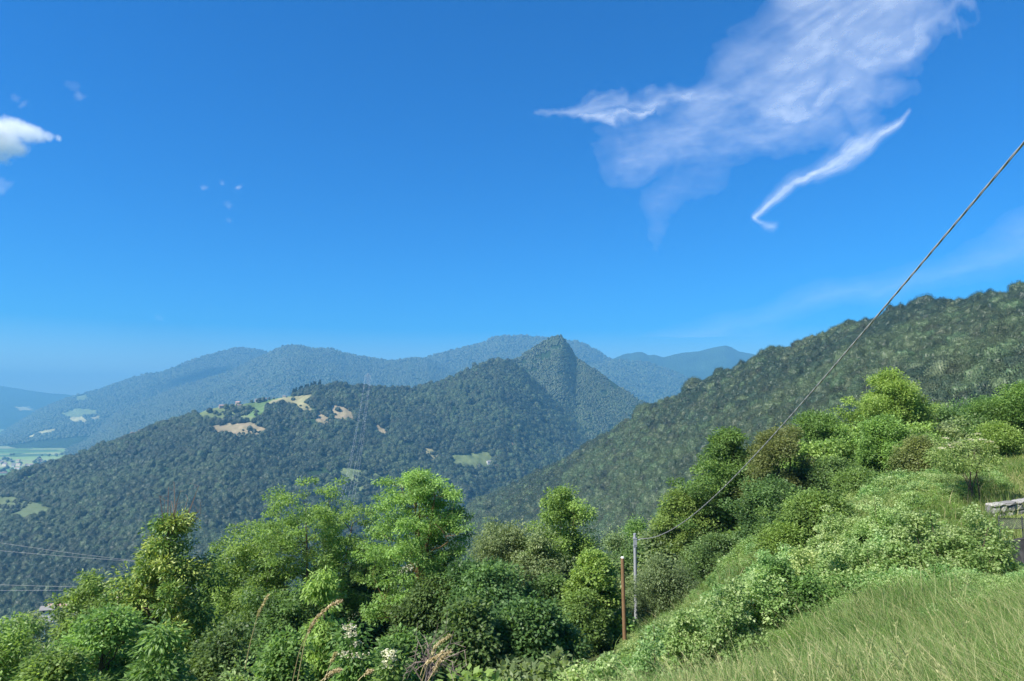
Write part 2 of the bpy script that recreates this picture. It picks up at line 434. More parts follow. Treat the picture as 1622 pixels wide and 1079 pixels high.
R_near = Ridge('forested_hill', [(560,1000,1150),(660,900,1120),(755,790,1080),(800,772,1040),(846,749,1000),(902,722,950),(929,703,920),(970,682,880),(1000,660,850),
    (1016,642,830),(1065,629,790),(1087,620,770),(1133,587,740),(1170,581,710),(1198,566,690),(1231,551,670),(1275,540,645),(1322,527,620),(1344,514,610),(1383,506,590),
    (1414,494,575),(1460,483,555),(1506,479,535),(1567,470,510),(1622,462,490),(1760,440,450),(2000,420,400)],
    [(560,520,-190),(760,470,-150),(900,420,-130),(1100,330,-90),(1300,230,-38),(1500,190,-14),(1700,165,-6),(2000,150,5)],
    nu=420, nv=140, amp=.085, fr=1/260., seed=3, lift=7, mat=M_HNEAR, label='dark forested hill rising on the right')
R_mid = Ridge('middle_hill', [(-420,840,1400),(-200,800,1420),(0,757,1450),(18,748,1470),(71,733,1500),(123,716,1540),(185,695,1580),(225,681,1620),(262,667,1650),(308,654,1690),(327,645,1710),
    (354,639,1730),(382,636,1750),(407,632,1770),(438,627,1780),(462,623,1800),(480,616,1815),(502,610,1830),(548,604,1860),(576,609,1890),(616,612,1940),(653,611,1990),(702,602,2060),(739,583,2130),
    (770,571,2180),(795,566,2220),(808,571,2235),(825,581,2240),(850,604,2260),(877,632,2270),(910,665,2260),(945,703,2240),(985,745,2200),(1040,800,2150)],
    [(-420,560,-262),(0,620,-268),(350,720,-268),(600,1100,-268),(800,1450,-268),(1040,1700,-268)],
    nu=620, nv=190, amp=.13, fr=1/420., seed=11, lift=7, mat=M_HMID, label='wooded middle hill with hay meadows near its top',
    patches=[([(330,676),(365,671),(395,668),(425,681),(412,691),(375,696),(340,688)], TAN),
             ([(312,656),(330,645),(356,641),(382,638),(407,634),(416,650),(402,668),(340,669),(316,666)], GRN),
             ([(385,640),(407,633),(440,626),(462,625),(455,640),(425,648),(418,662),(395,660)], DGR),
             ([(425,636),(462,626),(500,624),(486,640),(500,656),(478,650),(450,642),(420,648)], HAY),
             ([(500,652),(515,648),(524,640),(545,644),(562,656),(560,668),(540,672),(526,668),(520,682),(503,668)], TAN),
             ([(586,670),(600,673),(618,685),(608,692),(590,686)], TAN), ([(668,708),(684,710),(700,724),(690,736),(670,730)], HAY),
             ([(712,722),(745,720),(775,711),(784,728),(775,742),(740,742),(722,738)], GRN), ([(536,742),(604,746),(600,764),(580,768),(574,786),(556,778)], GRN),
             ([(800,697),(812,699),(808,706),(798,703)], OCH), ([(-30,784),(20,787),(50,795),(95,808),(60,820),(-30,826)], (.11,.145,.07)),
             ([(28,762),(52,752),(78,742),(70,752),(45,764),(30,770)], DGR), ([(118,716),(150,706),(190,693),(186,699),(150,711),(122,721)], HAY)])
R_peak = Ridge('pointed_peak', [(700,640,2262),(760,600,2340),(795,574,2418),(819,567,2496),(833,557,2519),(847,549,2535),(860,540,2558),(872,534,2566),(880,530.5,2574),(886,530,2574),(892,534,2581),(899,543,2589),(912,565,2597),(932,577,2574),
    (954,592,2558),(985,614,2535),(1022,638,2496),(1070,680,2418),(1130,730,2340)],
    [(700,1872,-268),(900,1950,-268),(1130,1950,-268)], nu=360, nv=140, amp=.045, fr=1/520., seed=21, lift=3, mat=M_HMID, label='sharp wooded peak behind the middle hill')
R_b2 = Ridge('long_ridge', [(60,725,5000),(130,690,5050),(191,650,5100),(234,633,5200),(277,615,5250),(324,600,5300),(370,586,5400),(401,570,5450),(431,556,5500),(446,549,5500),(456,546,5500),(478,546.5,5500),(495,552,5500),(523,551,5500),(548,559,5550),
    (585,566,5600),(616,571,5600),(647,568,5650),(677,568,5700),(720,590,5700),(780,630,5650)],
    [(60,3300,-268),(400,3300,-268),(780,3600,-268)], nu=420, nv=120, amp=.07, fr=1/900., seed=31, lift=6, mat=M_HFAR, label='long blue wooded ridge in the distance')
R_b1 = Ridge('meadow_mountain', [(-420,760,6200),(-150,722,6300),(0,687,6400),(37,664,6400),(62,649,6450),(86,638,6500),(123,625,6500),(157,617,6550),(185,606,6600),(228,592,6650),(259,588,6700),(293,574,6750),(324,563,6800),(354,555,6850),(376,549.5,6900),
    (401,552,6950),(425,557,7000),(480,590,7000),(560,640,7000)], [(-420,3900,-268),(0,4000,-268),(560,4600,-268)], nu=420, nv=130, amp=.07, fr=1/1000., seed=41, lift=6, mat=M_HFAR,
    label='blue mountain at left with pale meadows on its flank',
    patches=[([(95,656),(118,646),(155,649),(155,656),(135,661),(108,662)], GRN), ([(106,664),(130,660),(140,668),(118,671)], YEL), ([(140,661),(160,659),(160,666),(143,668)], HAY),
             ([(32,697),(55,688),(70,681),(92,679),(88,685),(60,690),(40,698)], YEL), ([(118,628),(140,624),(140,634),(122,637)], GRN), ([(104,716),(132,706),(160,694),(150,704),(120,716)], YEL)])
R_c = Ridge('dome_mountain', [(560,610,6160),(620,575,6160),(647,568,6160),(677,566,6198),(690,562,6237),(708,557,6237),(739,549,6314),(767,543,6391),(776,537,6391),(785,533,6391),(831,531.5,6391),(868,536,6391),(899,539.5,6391),(914,540,6391),(932,548,6391),(963,566,6391),(1010,600,6314),(1060,650,6314)],
    [(560,4466,-268),(1060,4466,-268)], nu=300, nv=80, amp=.06, fr=1/1300., seed=51, mat=M_HFAR, label='rounded far mountain behind the sharp peak')
R_b3 = Ridge('low_far_ridge', [(880,590,5796),(930,580,5796),(950,575,5796),(973,569,5796),(1000,572.5,5796),(1025,574,5838),(1047,582,5880),(1071,589,5880),(1090,600,5880),(1150,625,5880),(1220,660,5796)],
    [(880,4200,-268),(1220,4200,-268)], nu=240, nv=80, amp=.06, fr=1/1000., seed=61, mat=M_HFAR, label='low blue ridge between the peak and the forested hill')
R_d = Ridge('notched_far_mountain', [(900,600,7395),(976,566,7395),(991,560.5,7395),(1013,557.5,7395),(1020,559,7395),(1028,563,7395),(1037,562,7395),(1050,566,7395),(1077,559.5,7395),(1108,556.5,7395),(1118,553,7395),(1127,551,7395),(1140,549,7395),(1151,547,7395),(1158,550,7395),(1170,557,7395),(1191,560.5,7395),(1260,575,7395),(1400,600,7395)],
    [(900,5510,-268),(1400,5510,-268)], nu=320, nv=80, amp=.06, fr=1/1500., seed=71, mat=M_HFAR, jag=4, label='farthest notched mountain in the blue distance')
R_l0 = Ridge('faint_left_mountain', [(-700,640,10125),(-300,622,10125),(-60,606,10125),(0,611,10125),(40,617.5,10125),(77,623,10125),(114,625.5,10125),(160,640,10125),(230,665,10125)],
    [(-700,7125,-268),(230,7125,-268)], nu=200, nv=60, amp=.05, fr=1/1800., seed=81, mat=M_HFAR, label='faintest pale mountain at the left edge', patches=[([(25,645),(50,644),(50,650),(30,650)], YEL)])

# ------------------------------------------------------------------ leaves
def unit(a): return a/(np.linalg.norm(a, axis=-1, keepdims=True)+1e-9)
def leaf_geo(pos, axis, nrm, ln, wd, lv):
    """one folded-diamond face per leaf"""
    axis = unit(axis); side = unit(np.cross(axis, nrm))
    ln = np.broadcast_to(ln, (len(pos),))[:, None]; wd = np.broadcast_to(wd, (len(pos),))[:, None]
    V = np.stack([pos, pos+axis*ln*.5+side*wd*.5, pos+axis*ln, pos+axis*ln*.5-side*wd*.5], 1).reshape(-1, 3)
    F = np.arange(len(pos)*4).reshape(-1, 4)
    return V, F, np.repeat(lv, 4)
def rosette(C, n, rc, ln, wd, rng, tone, droop=.3, flat=.6, up=.5, radial=.7, clv=.3):
    """n leaves round every cluster centre, blades mostly facing the sky, pointing outward from the twig"""
    k = len(C)
    d = unit(rng.normal(size=(k, n, 3)))*np.power(rng.random((k, n, 1)), .45)
    d[..., 2] *= flat
    rc = np.broadcast_to(rc, (k,))[:, None, None]
    pos = C[:, None]+d*rc
    ax = d*radial/(.5)+rng.normal(size=(k, n, 3))*.45
    ax[..., 2] -= droop*rng.random((k, n))*1.6
    nr = rng.normal(size=(k, n, 3))*.55+d*.5; nr[..., 2] += up*1.8
    lv = np.clip(tone[:, None]+clv*(rng.random((k, n))-.5)*2, 0, 1)
    L = ln*(.7+.6*rng.random((k, n))); Wd = wd*(.7+.6*rng.random((k, n)))
    return leaf_geo(pos.reshape(-1, 3), ax.reshape(-1, 3), nr.reshape(-1, 3), L.ravel(), Wd.ravel(), lv.ravel())

# ------------------------------------------------------------------ instancing for what nobody could count
PROTO = bpy.data.collections.new('prototype_shapes')       # not linked to the scene: only the copies exist
def proto(name, mesh):
    o = bpy.data.objects.new(name, mesh); return o
def instancer(name, protos, pos, scl, rng, label, cat, tilt=0.08, sz=None, pick=None):
    c = bpy.data.collections.new(name+'_shapes')
    for p in protos: c.objects.link(p)
    n = len(pos); m = bpy.data.meshes.new(name)
    m.vertices.add(n); m.vertices.foreach_set('co', np.ascontiguousarray(pos, np.float32).ravel())
    S = np.stack([scl*(.9+.2*rng.random(n)), scl*(.9+.2*rng.random(n)), scl*(sz if sz is not None else (.85+.3*rng.random(n)))], 1)
    Rr = np.stack([rng.normal(0, tilt, n), rng.normal(0, tilt, n), rng.random(n)*2*pi], 1)
    a = m.attributes.new('scl', 'FLOAT_VECTOR', 'POINT'); a.data.foreach_set('vector', S.astype(np.float32).ravel())
    a = m.attributes.new('rot', 'FLOAT_VECTOR', 'POINT'); a.data.foreach_set('vector', Rr.astype(np.float32).ravel())
    a = m.attributes.new('pick', 'INT', 'POINT'); a.data.foreach_set('value', (rng.integers(0, len(protos), n) if pick is None else pick).astype(np.int32))
    ng = bpy.data.node_groups.new(name+'_scatter', 'GeometryNodeTree')
    ng.interface.new_socket('Geometry', in_out='INPUT', socket_type='NodeSocketGeometry')
    ng.interface.new_socket('Geometry', in_out='OUTPUT', socket_type='NodeSocketGeometry')
    gi = ng.nodes.new('NodeGroupInput'); go = ng.nodes.new('NodeGroupOutput')
    ci = ng.nodes.new('GeometryNodeCollectionInfo'); ci.inputs[0].default_value = c
    ci.inputs['Separate Children'].default_value = True; ci.inputs['Reset Children'].default_value = True
    ip = ng.nodes.new('GeometryNodeInstanceOnPoints'); ip.inputs['Pick Instance'].default_value = True
    def attr(nm, t):
        k = ng.nodes.new('GeometryNodeInputNamedAttribute'); k.data_type = t; k.inputs[0].default_value = nm; return k.outputs[0]
    e2r = ng.nodes.new('FunctionNodeEulerToRotation')
    ng.links.new(attr('rot', 'FLOAT_VECTOR'), e2r.inputs[0]); ng.links.new(e2r.outputs[0], ip.inputs['Rotation'])
    ng.links.new(attr('scl', 'FLOAT_VECTOR'), ip.inputs['Scale']); ng.links.new(attr('pick', 'INT'), ip.inputs['Instance Index'])
    ng.links.new(gi.outputs[0], ip.inputs['Points']); ng.links.new(ci.outputs[0], ip.inputs['Instance']); ng.links.new(ip.outputs[0], go.inputs[0])
    o = link(name, m); md = o.modifiers.new('scatter', 'NODES'); md.node_group = ng
    tag(o, label, cat, kind='stuff'); return o

# ------------------------------------------------------------------ far crowns
def ico(sub):
    bm = bmesh.new(); bmesh.ops.create_icosphere(bm, subdivisions=sub, radius=1.0)
    V = np.array([v.co[:] for v in bm.verts]); F = np.array([[v.index for v in f.verts] for f in bm.faces]); bm.free()
    return V, np.hstack([F, F[:, 2:3]])
ICO4, ICO3, ICO2 = ico(4), ico(3), ico(2)
def crown_mesh(name, seed, mat, sub=3, nleaf=420, lump=.30, tall=1.0, leaf=.20):
    """a broadleaf crown a unit in radius, standing on its origin, with a ragged leafy surface and a stub of trunk"""
    rng = np.random.default_rng(seed)
    V, F = {4: ICO4, 3: ICO3, 2: ICO2}[sub]
    V = V.copy()
    d = 1+lump*fbm(V[:, 0]*1.5+seed*3.1, V[:, 1]*1.5, V[:, 2]*1.5, seed, 3)*1.5 + .34*fbm(V[:, 0]*3.1, V[:, 1]*3.1, V[:, 2]*3.1, seed+5, 3)
    S = V*d[:, None]; S[:, 2] *= .95*tall; S[:, 2] = np.where(S[:, 2] < -.35*tall, -.35*tall+(S[:, 2]+.35*tall)*.4, S[:, 2]); 
    lvb = np.clip(.35+.5*fbm(S[:, 0]*2.5, S[:, 1]*2.5, S[:, 2]*2.5, seed+9, 3), 0, 1)
    S[:, 2] += .75*tall
    Vs, Fs, Ls = [S*(np.array([.84, .84, .88]) if sub > 2 else np.array([.93, .93, .93]))], [F], [lvb]
    k = rng.integers(0, len(V), nleaf)
    k = k[V[k, 2] > -.5]; base = S[k]; out = unit(V[k]+rng.normal(size=(len(k), 3))*.35)
    clump = fbm(base[:, 0]*3, base[:, 1]*3, base[:, 2]*3, seed+2, 2)
    pos = base*np.array([1, 1, 1])*(.86+.14*rng.random((len(k), 1)))+out*.03; nr = V[k]+rng.normal(size=(len(k), 3))*.5+np.array([0, 0, .5])
    ax = unit(np.cross(nr, rng.normal(size=(len(k), 3)))+out*.4)
    LV, LF, LL = leaf_geo(pos-ax*leaf*.5, ax, nr, leaf*(.5+.7*rng.random(len(k))), leaf*.75*(.5+.7*rng.random(len(k))), np.clip(.5+.5*clump+.25*rng.normal(size=len(k)), 0, 1))
    LF = LF+len(S); Vs.append(LV); Fs.append(LF); Ls.append(LL)
    g = Geo(); g.tube([[0, 0, -.5], [0, 0, .6]], [.07, .05], 4)
    TV = np.vstack(g.v); TF = np.vstack(g.f)+len(S)+len(LV)
    V = np.vstack(Vs+[TV]); F = np.vstack(Fs+[TF]); L = np.r_[np.concatenate(Ls), np.zeros(len(TV))]
    mi = np.r_[np.zeros(len(F)-len(TF)), np.ones(len(TF))]
    me = mesh_np(name, V, F, [mat, M_BARK], {'lv': L}, False, mi)
    sm = np.zeros(len(F), bool); sm[:len(Fs[0])] = True; me.polygons.foreach_set('use_smooth', sm)
    return me
def spruce_mesh(name, seed):
    rng = np.random.default_rng(seed); C = []
    for t in np.linspace(.08, 1, 22):
        r = .34*(1-t)**.8+.01; n = max(3, int(14*(1-t))+3)
        a = rng.random(n)*2*pi
        for q in a: 
            for s_ in np.linspace(.25, 1, 3): C.append([r*s_*cos(q), r*s_*sin(q), t*2.4-.10*s_*r])
    C = np.array(C); tone = rng.random(len(C))
    V, F, L = rosette(C, 7, .11, .16, .07, rng, tone, .5, .5)
    g = Geo(); g.tube([[0, 0, -.3], [0, 0, 2.3]], [.04, .01], 4); n = len(V)
    V = np.vstack([V]+g.v); F = np.vstack([F]+[f+n for f in g.f]); L = np.r_[L, np.zeros(len(V)-n)]
    return mesh_np(name, V, F, [L_SPRUCE], {'lv': L})

FM = [L_FOREST, L_FOREST_DARK, L_FOREST, L_FOREST_PALE, L_FOREST, L_FOREST_DARK, L_FOREST, L_FOREST_PALE, L_FOREST]
CROWNS = [crown_mesh('far_crown', 100+i, FM[i], 4, 8500, .26+.05*(i % 3), [1.0, 1.15, .85, 1.3][i % 4], .068) for i in range(9)]
LOWS = [crown_mesh('low_crown', 200+i, FM[i], 2, 160, .3, [1.0, 1.2, .9][i % 3], .2) for i in range(6)]
rng = np.random.default_rng(7)

def scatter_forest(R, n, s0, s1, name, label, meshes, vmax=1.0, individuals=None, sink=.3, crest=0):
    p = R.sample(n, rng, vmax)
    big = .5+.5*fbm(p[:, 0]/60., p[:, 1]/60., 0, 4, 3)
    sc = s0+(s1-s0)*np.clip(.55*rng.random(len(p))**1.3+.6*big, 0, 1)
    p[:, 2] -= sink*sc*.6
    gap = fbm(p[:, 0]/22., p[:, 1]/22., 0, 24, 3) < .34; p, sc, big = p[gap], sc[gap], big[gap]
    names = [next(m_.name for m_ in me.materials) for me in meshes]
    kinds = np.array([{'leaf_forest_dark': 0, 'leaf_forest': 1, 'leaf_forest_pale': 2}[q] for q in names])
    sp = np.clip(np.round(1+1.7*fbm(p[:, 0]/110., p[:, 1]/110., 0, 27, 4)+.55*rng.normal(size=len(p))), 0, 2).astype(int)
    pick = np.zeros(len(p), int)
    for q in range(3):
        idx_ = np.where(kinds == q)[0]; mk = sp == q
        if len(idx_) == 0: idx_ = np.where(kinds == 1)[0]
        pick[mk] = rng.choice(idx_, mk.sum())
    if individuals:
        a, b = pix(p[:, 0], p[:, 1], p[:, 2]+sc)
        vis = (a > 745) & (a < 1640) & (b < individuals[1](a))
        size = sc/np.linalg.norm(p, axis=1)*np.where(vis, 1, 0)
        idx = np.argsort(-size)[:individuals[0]]
        keep = np.ones(len(p), bool); keep[idx] = False
        tall = sc[idx]
        for q, t, pk in zip(p[idx], tall, pick[idx]):
            o = link('forest_tree', meshes[int(pk)], loc=q)
            o.scale = (t, t*rng.uniform(.9, 1.1), t*rng.uniform(.85, 1.15)); o.rotation_euler = (rng.normal(0, .06), rng.normal(0, .06), rng.uniform(0, 6.28))
            tag(o, 'dark green broadleaf tree in the dense forest covering the hill at right', 'tree', 'broadleaf trees covering the near forested hill')
        p, sc, pick = p[keep], sc[keep], pick[keep]
    return instancer(name, [proto('crown_%02d' % i, m) for i, m in enumerate(meshes)], p, sc, rng, label, 'forest', pick=pick)

lim = lambda a: np.interp(a, [745, 800, 960, 1000, 1100, 1250, 1340, 1480, 1600, 1640], [810, 830, 830, 800, 660, 640, 600, 640, 600, 560])
scatter_forest(R_near, 21000, 2.4, 7.0, 'near_hill_forest', 'dense dark green broadleaf forest covering the hill at right', CROWNS, individuals=(240, lim))
scatter_forest(R_mid, 46000, 3.0, 8.4, 'middle_hill_forest', 'hazy broadleaf forest covering the middle hill', CROWNS[:6])
scatter_forest(R_peak, 34000, 2.6, 5.0, 'peak_forest', 'blue hazed forest on the pointed peak', LOWS)
scatter_forest(R_b2, 45000, 6, 12, 'long_ridge_forest', 'blue hazed forest on the long distant ridge', LOWS, vmax=.85)
scatter_forest(R_b1, 40000, 7, 13, 'meadow_mountain_forest', 'blue hazed forest on the mountain at left', LOWS, vmax=.85)
scatter_forest(R_c, 12000, 8, 13, 'dome_mountain_forest', 'faint forest on the rounded far mountain', LOWS, vmax=.4)
scatter_forest(R_b3, 9000, 8, 13, 'low_ridge_forest', 'faint forest on the low blue ridge', LOWS, vmax=.6)

p = R_mid.sample(60000, rng, 1.0, avoid=False); a_, b_ = pix(p[:, 0], p[:, 1], p[:, 2]); inp = np.zeros(len(p), bool)
for poly, cc in R_mid.patches: inp |= inpoly(a_, b_, poly)
p = p[inp & (fbm(p[:, 0]*.012, p[:, 1]*.012, 0, 14, 3) > .16)]; p = p[rng.random(len(p)) < .5]
instancer('meadow_hedges', [proto('crown', m) for m in CROWNS[:6]], p-np.array([0, 0, .5]), rng.uniform(1.2, 3.6, len(p)), rng, 'ragged hedges and bushes along the edges of the hill meadows', 'hedges')
# spruces on the meadow's edge and trees one can tell apart on the middle hill
SPR = [spruce_mesh('spruce', 300+i) for i in range(3)]
for i, px in enumerate(np.linspace(463, 506, 15)):
    q = R_mid.at(px, np.interp(px, [462, 506], [621, 609])); hh = rng.uniform(6.0, 9.0)
    o = link('spruce_tree', SPR[i % 3], loc=q); o.scale = (hh*1.25, hh*1.25, hh*.95); o.rotation_euler[2] = rng.uniform(0, 6)
    tag(o, 'dark spruce in the row along the top edge of the hay meadow', 'tree', 'row of dark spruces above the meadow')
MT = [(332,650,7),(340,652,6),(345,655,5),(357,645,7),(366,641,6),(372,650,9),(380,648,10),(363,654,7),(388,652,8),(393,647,7),(377,640,6),(358,661,6),(376,659,7),(333,668,9),(349,670,7),(381,667,8),(369,669,6),
      (396,678,6.5),(410,633,8),(416,632,6),(463,631,5),(465,640,6),(462,643,5),(484,642,3),(483,635,3),(475,640,3),(428,651,6),(436,650,6),(444,652,6),(452,650,7),(405,655,4),(400,645,5),(398,630,4),(425,628,3.5),(432,627,3),(444,644,4),
      (506,646,6),(512,652,8),(518,656,8),(524,660,7),(535,646,6),(404,650,4),(682,716,5),(678,720,4),(579,750,7),(60,650,1)]
for px, py, s_ in MT[:-1]:
    q = R_mid.at(px, py+3); o = link('meadow_tree', CROWNS[int(rng.integers(9))], loc=q-np.array([0, 0, .6]))
    o.scale = (s_, s_, s_); o.rotation_euler[2] = rng.uniform(0, 6)
    tag(o, 'round dark tree standing among the meadows of the middle hill', 'tree', 'round trees dotted over the hill meadows')
# emergent crest trees on the near hill
for i, (px, py, s_, lab) in enumerate([(1098,612,11,'large dark tree bulging above the skyline of the forested hill'), (1089,618,8,'smaller dark tree at the left foot of the large skyline tree'), (1286,535,8,'flat topped tree poking above the forest skyline left of the cable'),
        (1222,555,6,'small flat topped tree on the skyline far left of the cable'), (1414,496,7,'rounded skyline tree just right of the black cable'), (1466,484,9,'broad spreading skyline tree in the middle of the hilltop'), (1500,482,7,'skyline tree just right of the broad spreading hilltop tree'), (1612,464,8,'skyline tree at the far right end of the hilltop')]):
    q = R_near.at(px, py+6); o = link('skyline_tree', CROWNS[i], loc=q); o.scale = (s_, s_, s_*.9); o.rotation_euler[2] = i
    tag(o, lab, 'tree', 'trees standing out on the forested hill skyline')

# ------------------------------------------------------------------ full trees: trunk, limbs, twigs, leaves on every twig end
PROFILES = {
 'tower': ([0, .3, .6, .75, .85, .93, 1], [.8, 1, 1, .8, .52, .38, .12]),
 'round': ([0, .12, .35, .6, .82, .93, 1], [.35, .78, 1, 1, .80, .55, .22]),
 'spread': ([0, .2, .5, .75, .92, 1], [.55, .75, .95, 1, .78, .3]),
 'cone': ([0, .12, .3, .55, .8, 1], [.65, 1, .9, .58, .3, .06]),
 'column': ([0, .1, .4, .7, .9, 1], [.5, .95, 1, .85, .5, .12]),
 'dome': ([0, .15, .4, .7, .88, 1], [.9, 1, 1, .86, .58, .2]),
}
def envelope(nc, rx, z0, z1, prof, rs, seed, hollow=.55, lump=.45, gap=.0):
    """twig ends inside a lumpy crown; more of them towards its surface"""
    out = []; tot = 0
    while tot < nc:
        n = nc*3
        t = rs.random(n); a = rs.random(n)*2*pi
        R = np.interp(t, *PROFILES[prof])
        keep = rs.random(n) < np.clip(R, .15, 1)**1.3
        t, a, R = t[keep], a[keep], R[keep]
        R = R*rx*(1-lump*.25+lump*fbm(np.cos(a)*1.6+seed, np.sin(a)*1.6, t*3.2, seed, 2)*1.6)
        q = np.power(rs.random(len(t)), hollow)*R
        z = z0+(z1-z0)*t
        p = np.stack([q*np.cos(a), q*np.sin(a), z], 1)
        sp_ = rs.random(len(p)) < .14; f_ = np.where(sp_, rs.uniform(1.05, 1.32, len(p)), 1)      # stray sprays beyond the hull
        p[:, :2] *= f_[:, None]; p[:, 2] += np.where(sp_, rs.uniform(-.1, .5, len(p)), 0)*(z1-z0)*.08
        g = fbm(p[:, 0]*.75+9, p[:, 1]*.75, p[:, 2]*.95, seed+3, 2) > gap-.25
        p = p[g]; out.append(p); tot += len(p)
    p = np.vstack(out)[:nc]
    return p
def skeleton(C, H, z0, stems, rs, girth, wob=.06, limbs=11, lean=(0, 0)):
    g = Geo(); polys = []
    rx = np.abs(C[:, :2]).max()
    for k in range(stems):
        a = rs.random()*6.28; tip = C[np.argsort(-C[:, 2])[rs.integers(0, max(3, len(C)//12))]]
        tip = tip*np.array([.75, .75, .93]) if stems > 1 else np.array([tip[0]*.4, tip[1]*.4, H*.9])
        b = np.array([.35*cos(a)*(stems > 1), .35*sin(a)*(stems > 1), -.4])
        t = np.linspace(0, 1, 12)[:, None]
        pl = b+(tip-b)*t; pl[:, :2] = b[:2]+(tip[:2]-b[:2])*t**1.5
        w = np.cumsum(rs.normal(size=(12, 3))*[1, 1, 0], 0)*wob*H*.045; pl = pl+w*np.sin(pi*t)
        r = girth*(1-.86*t[:, 0]**.9)*(1 if stems == 1 else .75)
        g.tube(pl, r, 8); polys.append((pl, r))
    P0 = np.vstack([q for q, _ in polys]); R0 = np.concatenate([r for _, r in polys])
    # limbs
    nodes = [P0]; rads = [R0]
    for k in range(limbs):
        e = C[rs.integers(len(C))]*np.array([.82, .82, 1]); 
        ok = P0[:, 2] < e[2]-.12*H
        if not ok.any(): ok = P0[:, 2] <= P0[:, 2].min()+.1*H
        cand = np.where(ok)[0]; d = np.linalg.norm(P0[cand]-e, axis=1)+.15*np.abs(P0[cand, 2]-(e[2]-.3*H)); s_ = cand[np.argmin(d)]
        b = P0[s_]; t = np.linspace(0, 1, 8)[:, None]
        pl = b+(e-b)*t; pl[:, 2] = b[2]+(e[2]-b[2])*(t[:, 0]**.8) + .04*H*np.sin(pi*t[:, 0])*rs.normal()
        pl += np.sin(pi*t)*rs.normal(size=3)*.04*H*np.array([1, 1, .3]) + rs.normal(size=(8, 3))*.012*H*np.sin(pi*t)
        r0 = min(R0[s_]*.7, girth*.45); r = r0*(1-.8*t[:, 0])
        g.tube(pl, r, 6); nodes.append(pl[2:]); rads.append(r[2:])
    Nn = np.vstack(nodes); Rn = np.concatenate(rads)
    # twigs to every leaf cluster
    for c in C:
        d = np.linalg.norm(Nn-c, axis=1)+np.where(Nn[:, 2] > c[2]-.02*H, 1.2, 0)+np.where(Nn[:, 2] < H*.12, 4, 0)
        i = int(np.argmin(d)); b = Nn[i]; L = np.linalg.norm(c-b)
        if L < .05: continue
        mid = (b+c)/2+rs.normal(size=3)*.09*L-np.array([0, 0, .06*L])
        r0 = min(Rn[i]*.6, .012+.012*L)
        g.tube([b, mid, c], [r0, r0*.6, r0*.25], 3, cap=False)
        if rs.random() < .35: Nn = np.vstack([Nn, mid[None]]); Rn = np.r_[Rn, r0*.7]
    return g
TREE_N = [0]
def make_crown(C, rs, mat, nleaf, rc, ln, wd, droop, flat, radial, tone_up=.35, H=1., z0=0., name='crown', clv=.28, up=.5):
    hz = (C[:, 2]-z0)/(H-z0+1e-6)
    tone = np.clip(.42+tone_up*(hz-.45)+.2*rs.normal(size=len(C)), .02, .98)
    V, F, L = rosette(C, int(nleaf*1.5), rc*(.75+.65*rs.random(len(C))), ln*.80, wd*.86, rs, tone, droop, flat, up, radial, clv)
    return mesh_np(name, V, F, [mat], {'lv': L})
def tree(name, label, px, top, Y, wpx, mat, prof='round', base=.25, nc=170, nleaf=130, rc=.55, ln=.17, wd=.085, droop=.3, flat=.65, radial=.7,
         stems=1, girth=.16, bark=None, seed=None, cat='tree', group=None, gap=0., tone_up=.35, limbs=11, lump=.45, hollow=.55, sink=0., dx=0., clv=.28):
    TREE_N[0] += 1; seed = seed or 500+TREE_N[0]*13
    rs = np.random.default_rng(seed)
    xd, dz = ray(px, top); x = float(xd)*Y; zt = float(dz)*Y; zb = h1(x, Y)-sink
    H = max(zt-zb, 1.0); rx = wpx/2/FPX*Y
    z0 = H*base
    C = envelope(nc, rx-rc*.4, z0+rc*.3, H-rc*.5, prof, rs, seed, hollow, lump, gap)
    root = empty(name, (x, Y, zb)); tag(root, label, cat, group)
    g = skeleton(C, H, z0, stems, rs, girth, limbs=limbs)
    link('trunk', g.mesh('trunk', [bark or M_BARK], True), root)
    link('crown', make_crown(C, rs, mat, nleaf, rc, ln, wd, droop, flat, radial, tone_up, H, z0, clv=clv), root)
    return root, C, H, rs

# left group
tree('locust_tree', 'tall open feathery tree with forked orange brown stems, just left of centre', 666, 742, 29, 195, L_LOCUST, 'spread', .22, 460, 85, .33, .15, .06, .5, .5, .8, stems=4, girth=.21, bark=M_BARK_WARM, gap=.12, limbs=18, lump=.5)
tree('locust_tree', 'wide light green feathery tree with dark bare limbs, left neighbour of the tall forked one', 510, 752, 31, 215, L_LOCUST, 'spread', .2, 490, 85, .34, .15, .06, .5, .5, .8, stems=3, girth=.20, gap=.12, limbs=18, lump=.5)
tree('locust_tree', 'shaded feathery tree filling the space right of the yellow flowered column tree', 395, 830, 31, 190, L_LOCUST, 'round', .12, 380, 95, .38, .16, .07, .4, .6, .8, stems=2, girth=.15, limbs=14)
# sweet chestnut with yellow green tips and a dead top
rt, C, H, rs = tree('chestnut_tree', 'narrow conical tree with yellow green tufts and a dead bare top, left of centre', 272, 793, 23, 185, L_YELLOW, 'tower', .04, 330, 150, .40, .17, .06, .5, .7, .9, stems=1, girth=.2, gap=-.3, limbs=16, lump=.5, tone_up=.75, clv=.25)
g = Geo()
b = np.array([.15, 0, H*.86])
for k in range(15):
    e = b+np.array([rs.normal(0, .42), rs.normal(0, .3), rs.uniform(.9, 2.1)])
    g.tube([b+rs.normal(size=3)*.02+[0, 0, k*.05], (b+e)/2+rs.normal(size=3)*.08, e, e+rs.normal(size=3)*.12+[0, 0, .08]], [.03, .018, .01, .004], 4, cap=False)
link('dead_top', g.mesh('dead_top', [M_DEAD]), rt)
tree('locust_tree', 'small feathery tree with a thin crown, above the red roofs at lower left', 165, 893, 24, 120, L_LOCUST, 'spread', .35, 120, 120, .38, .15, .07, .5, .6, .8, stems=2, girth=.09, gap=.12)
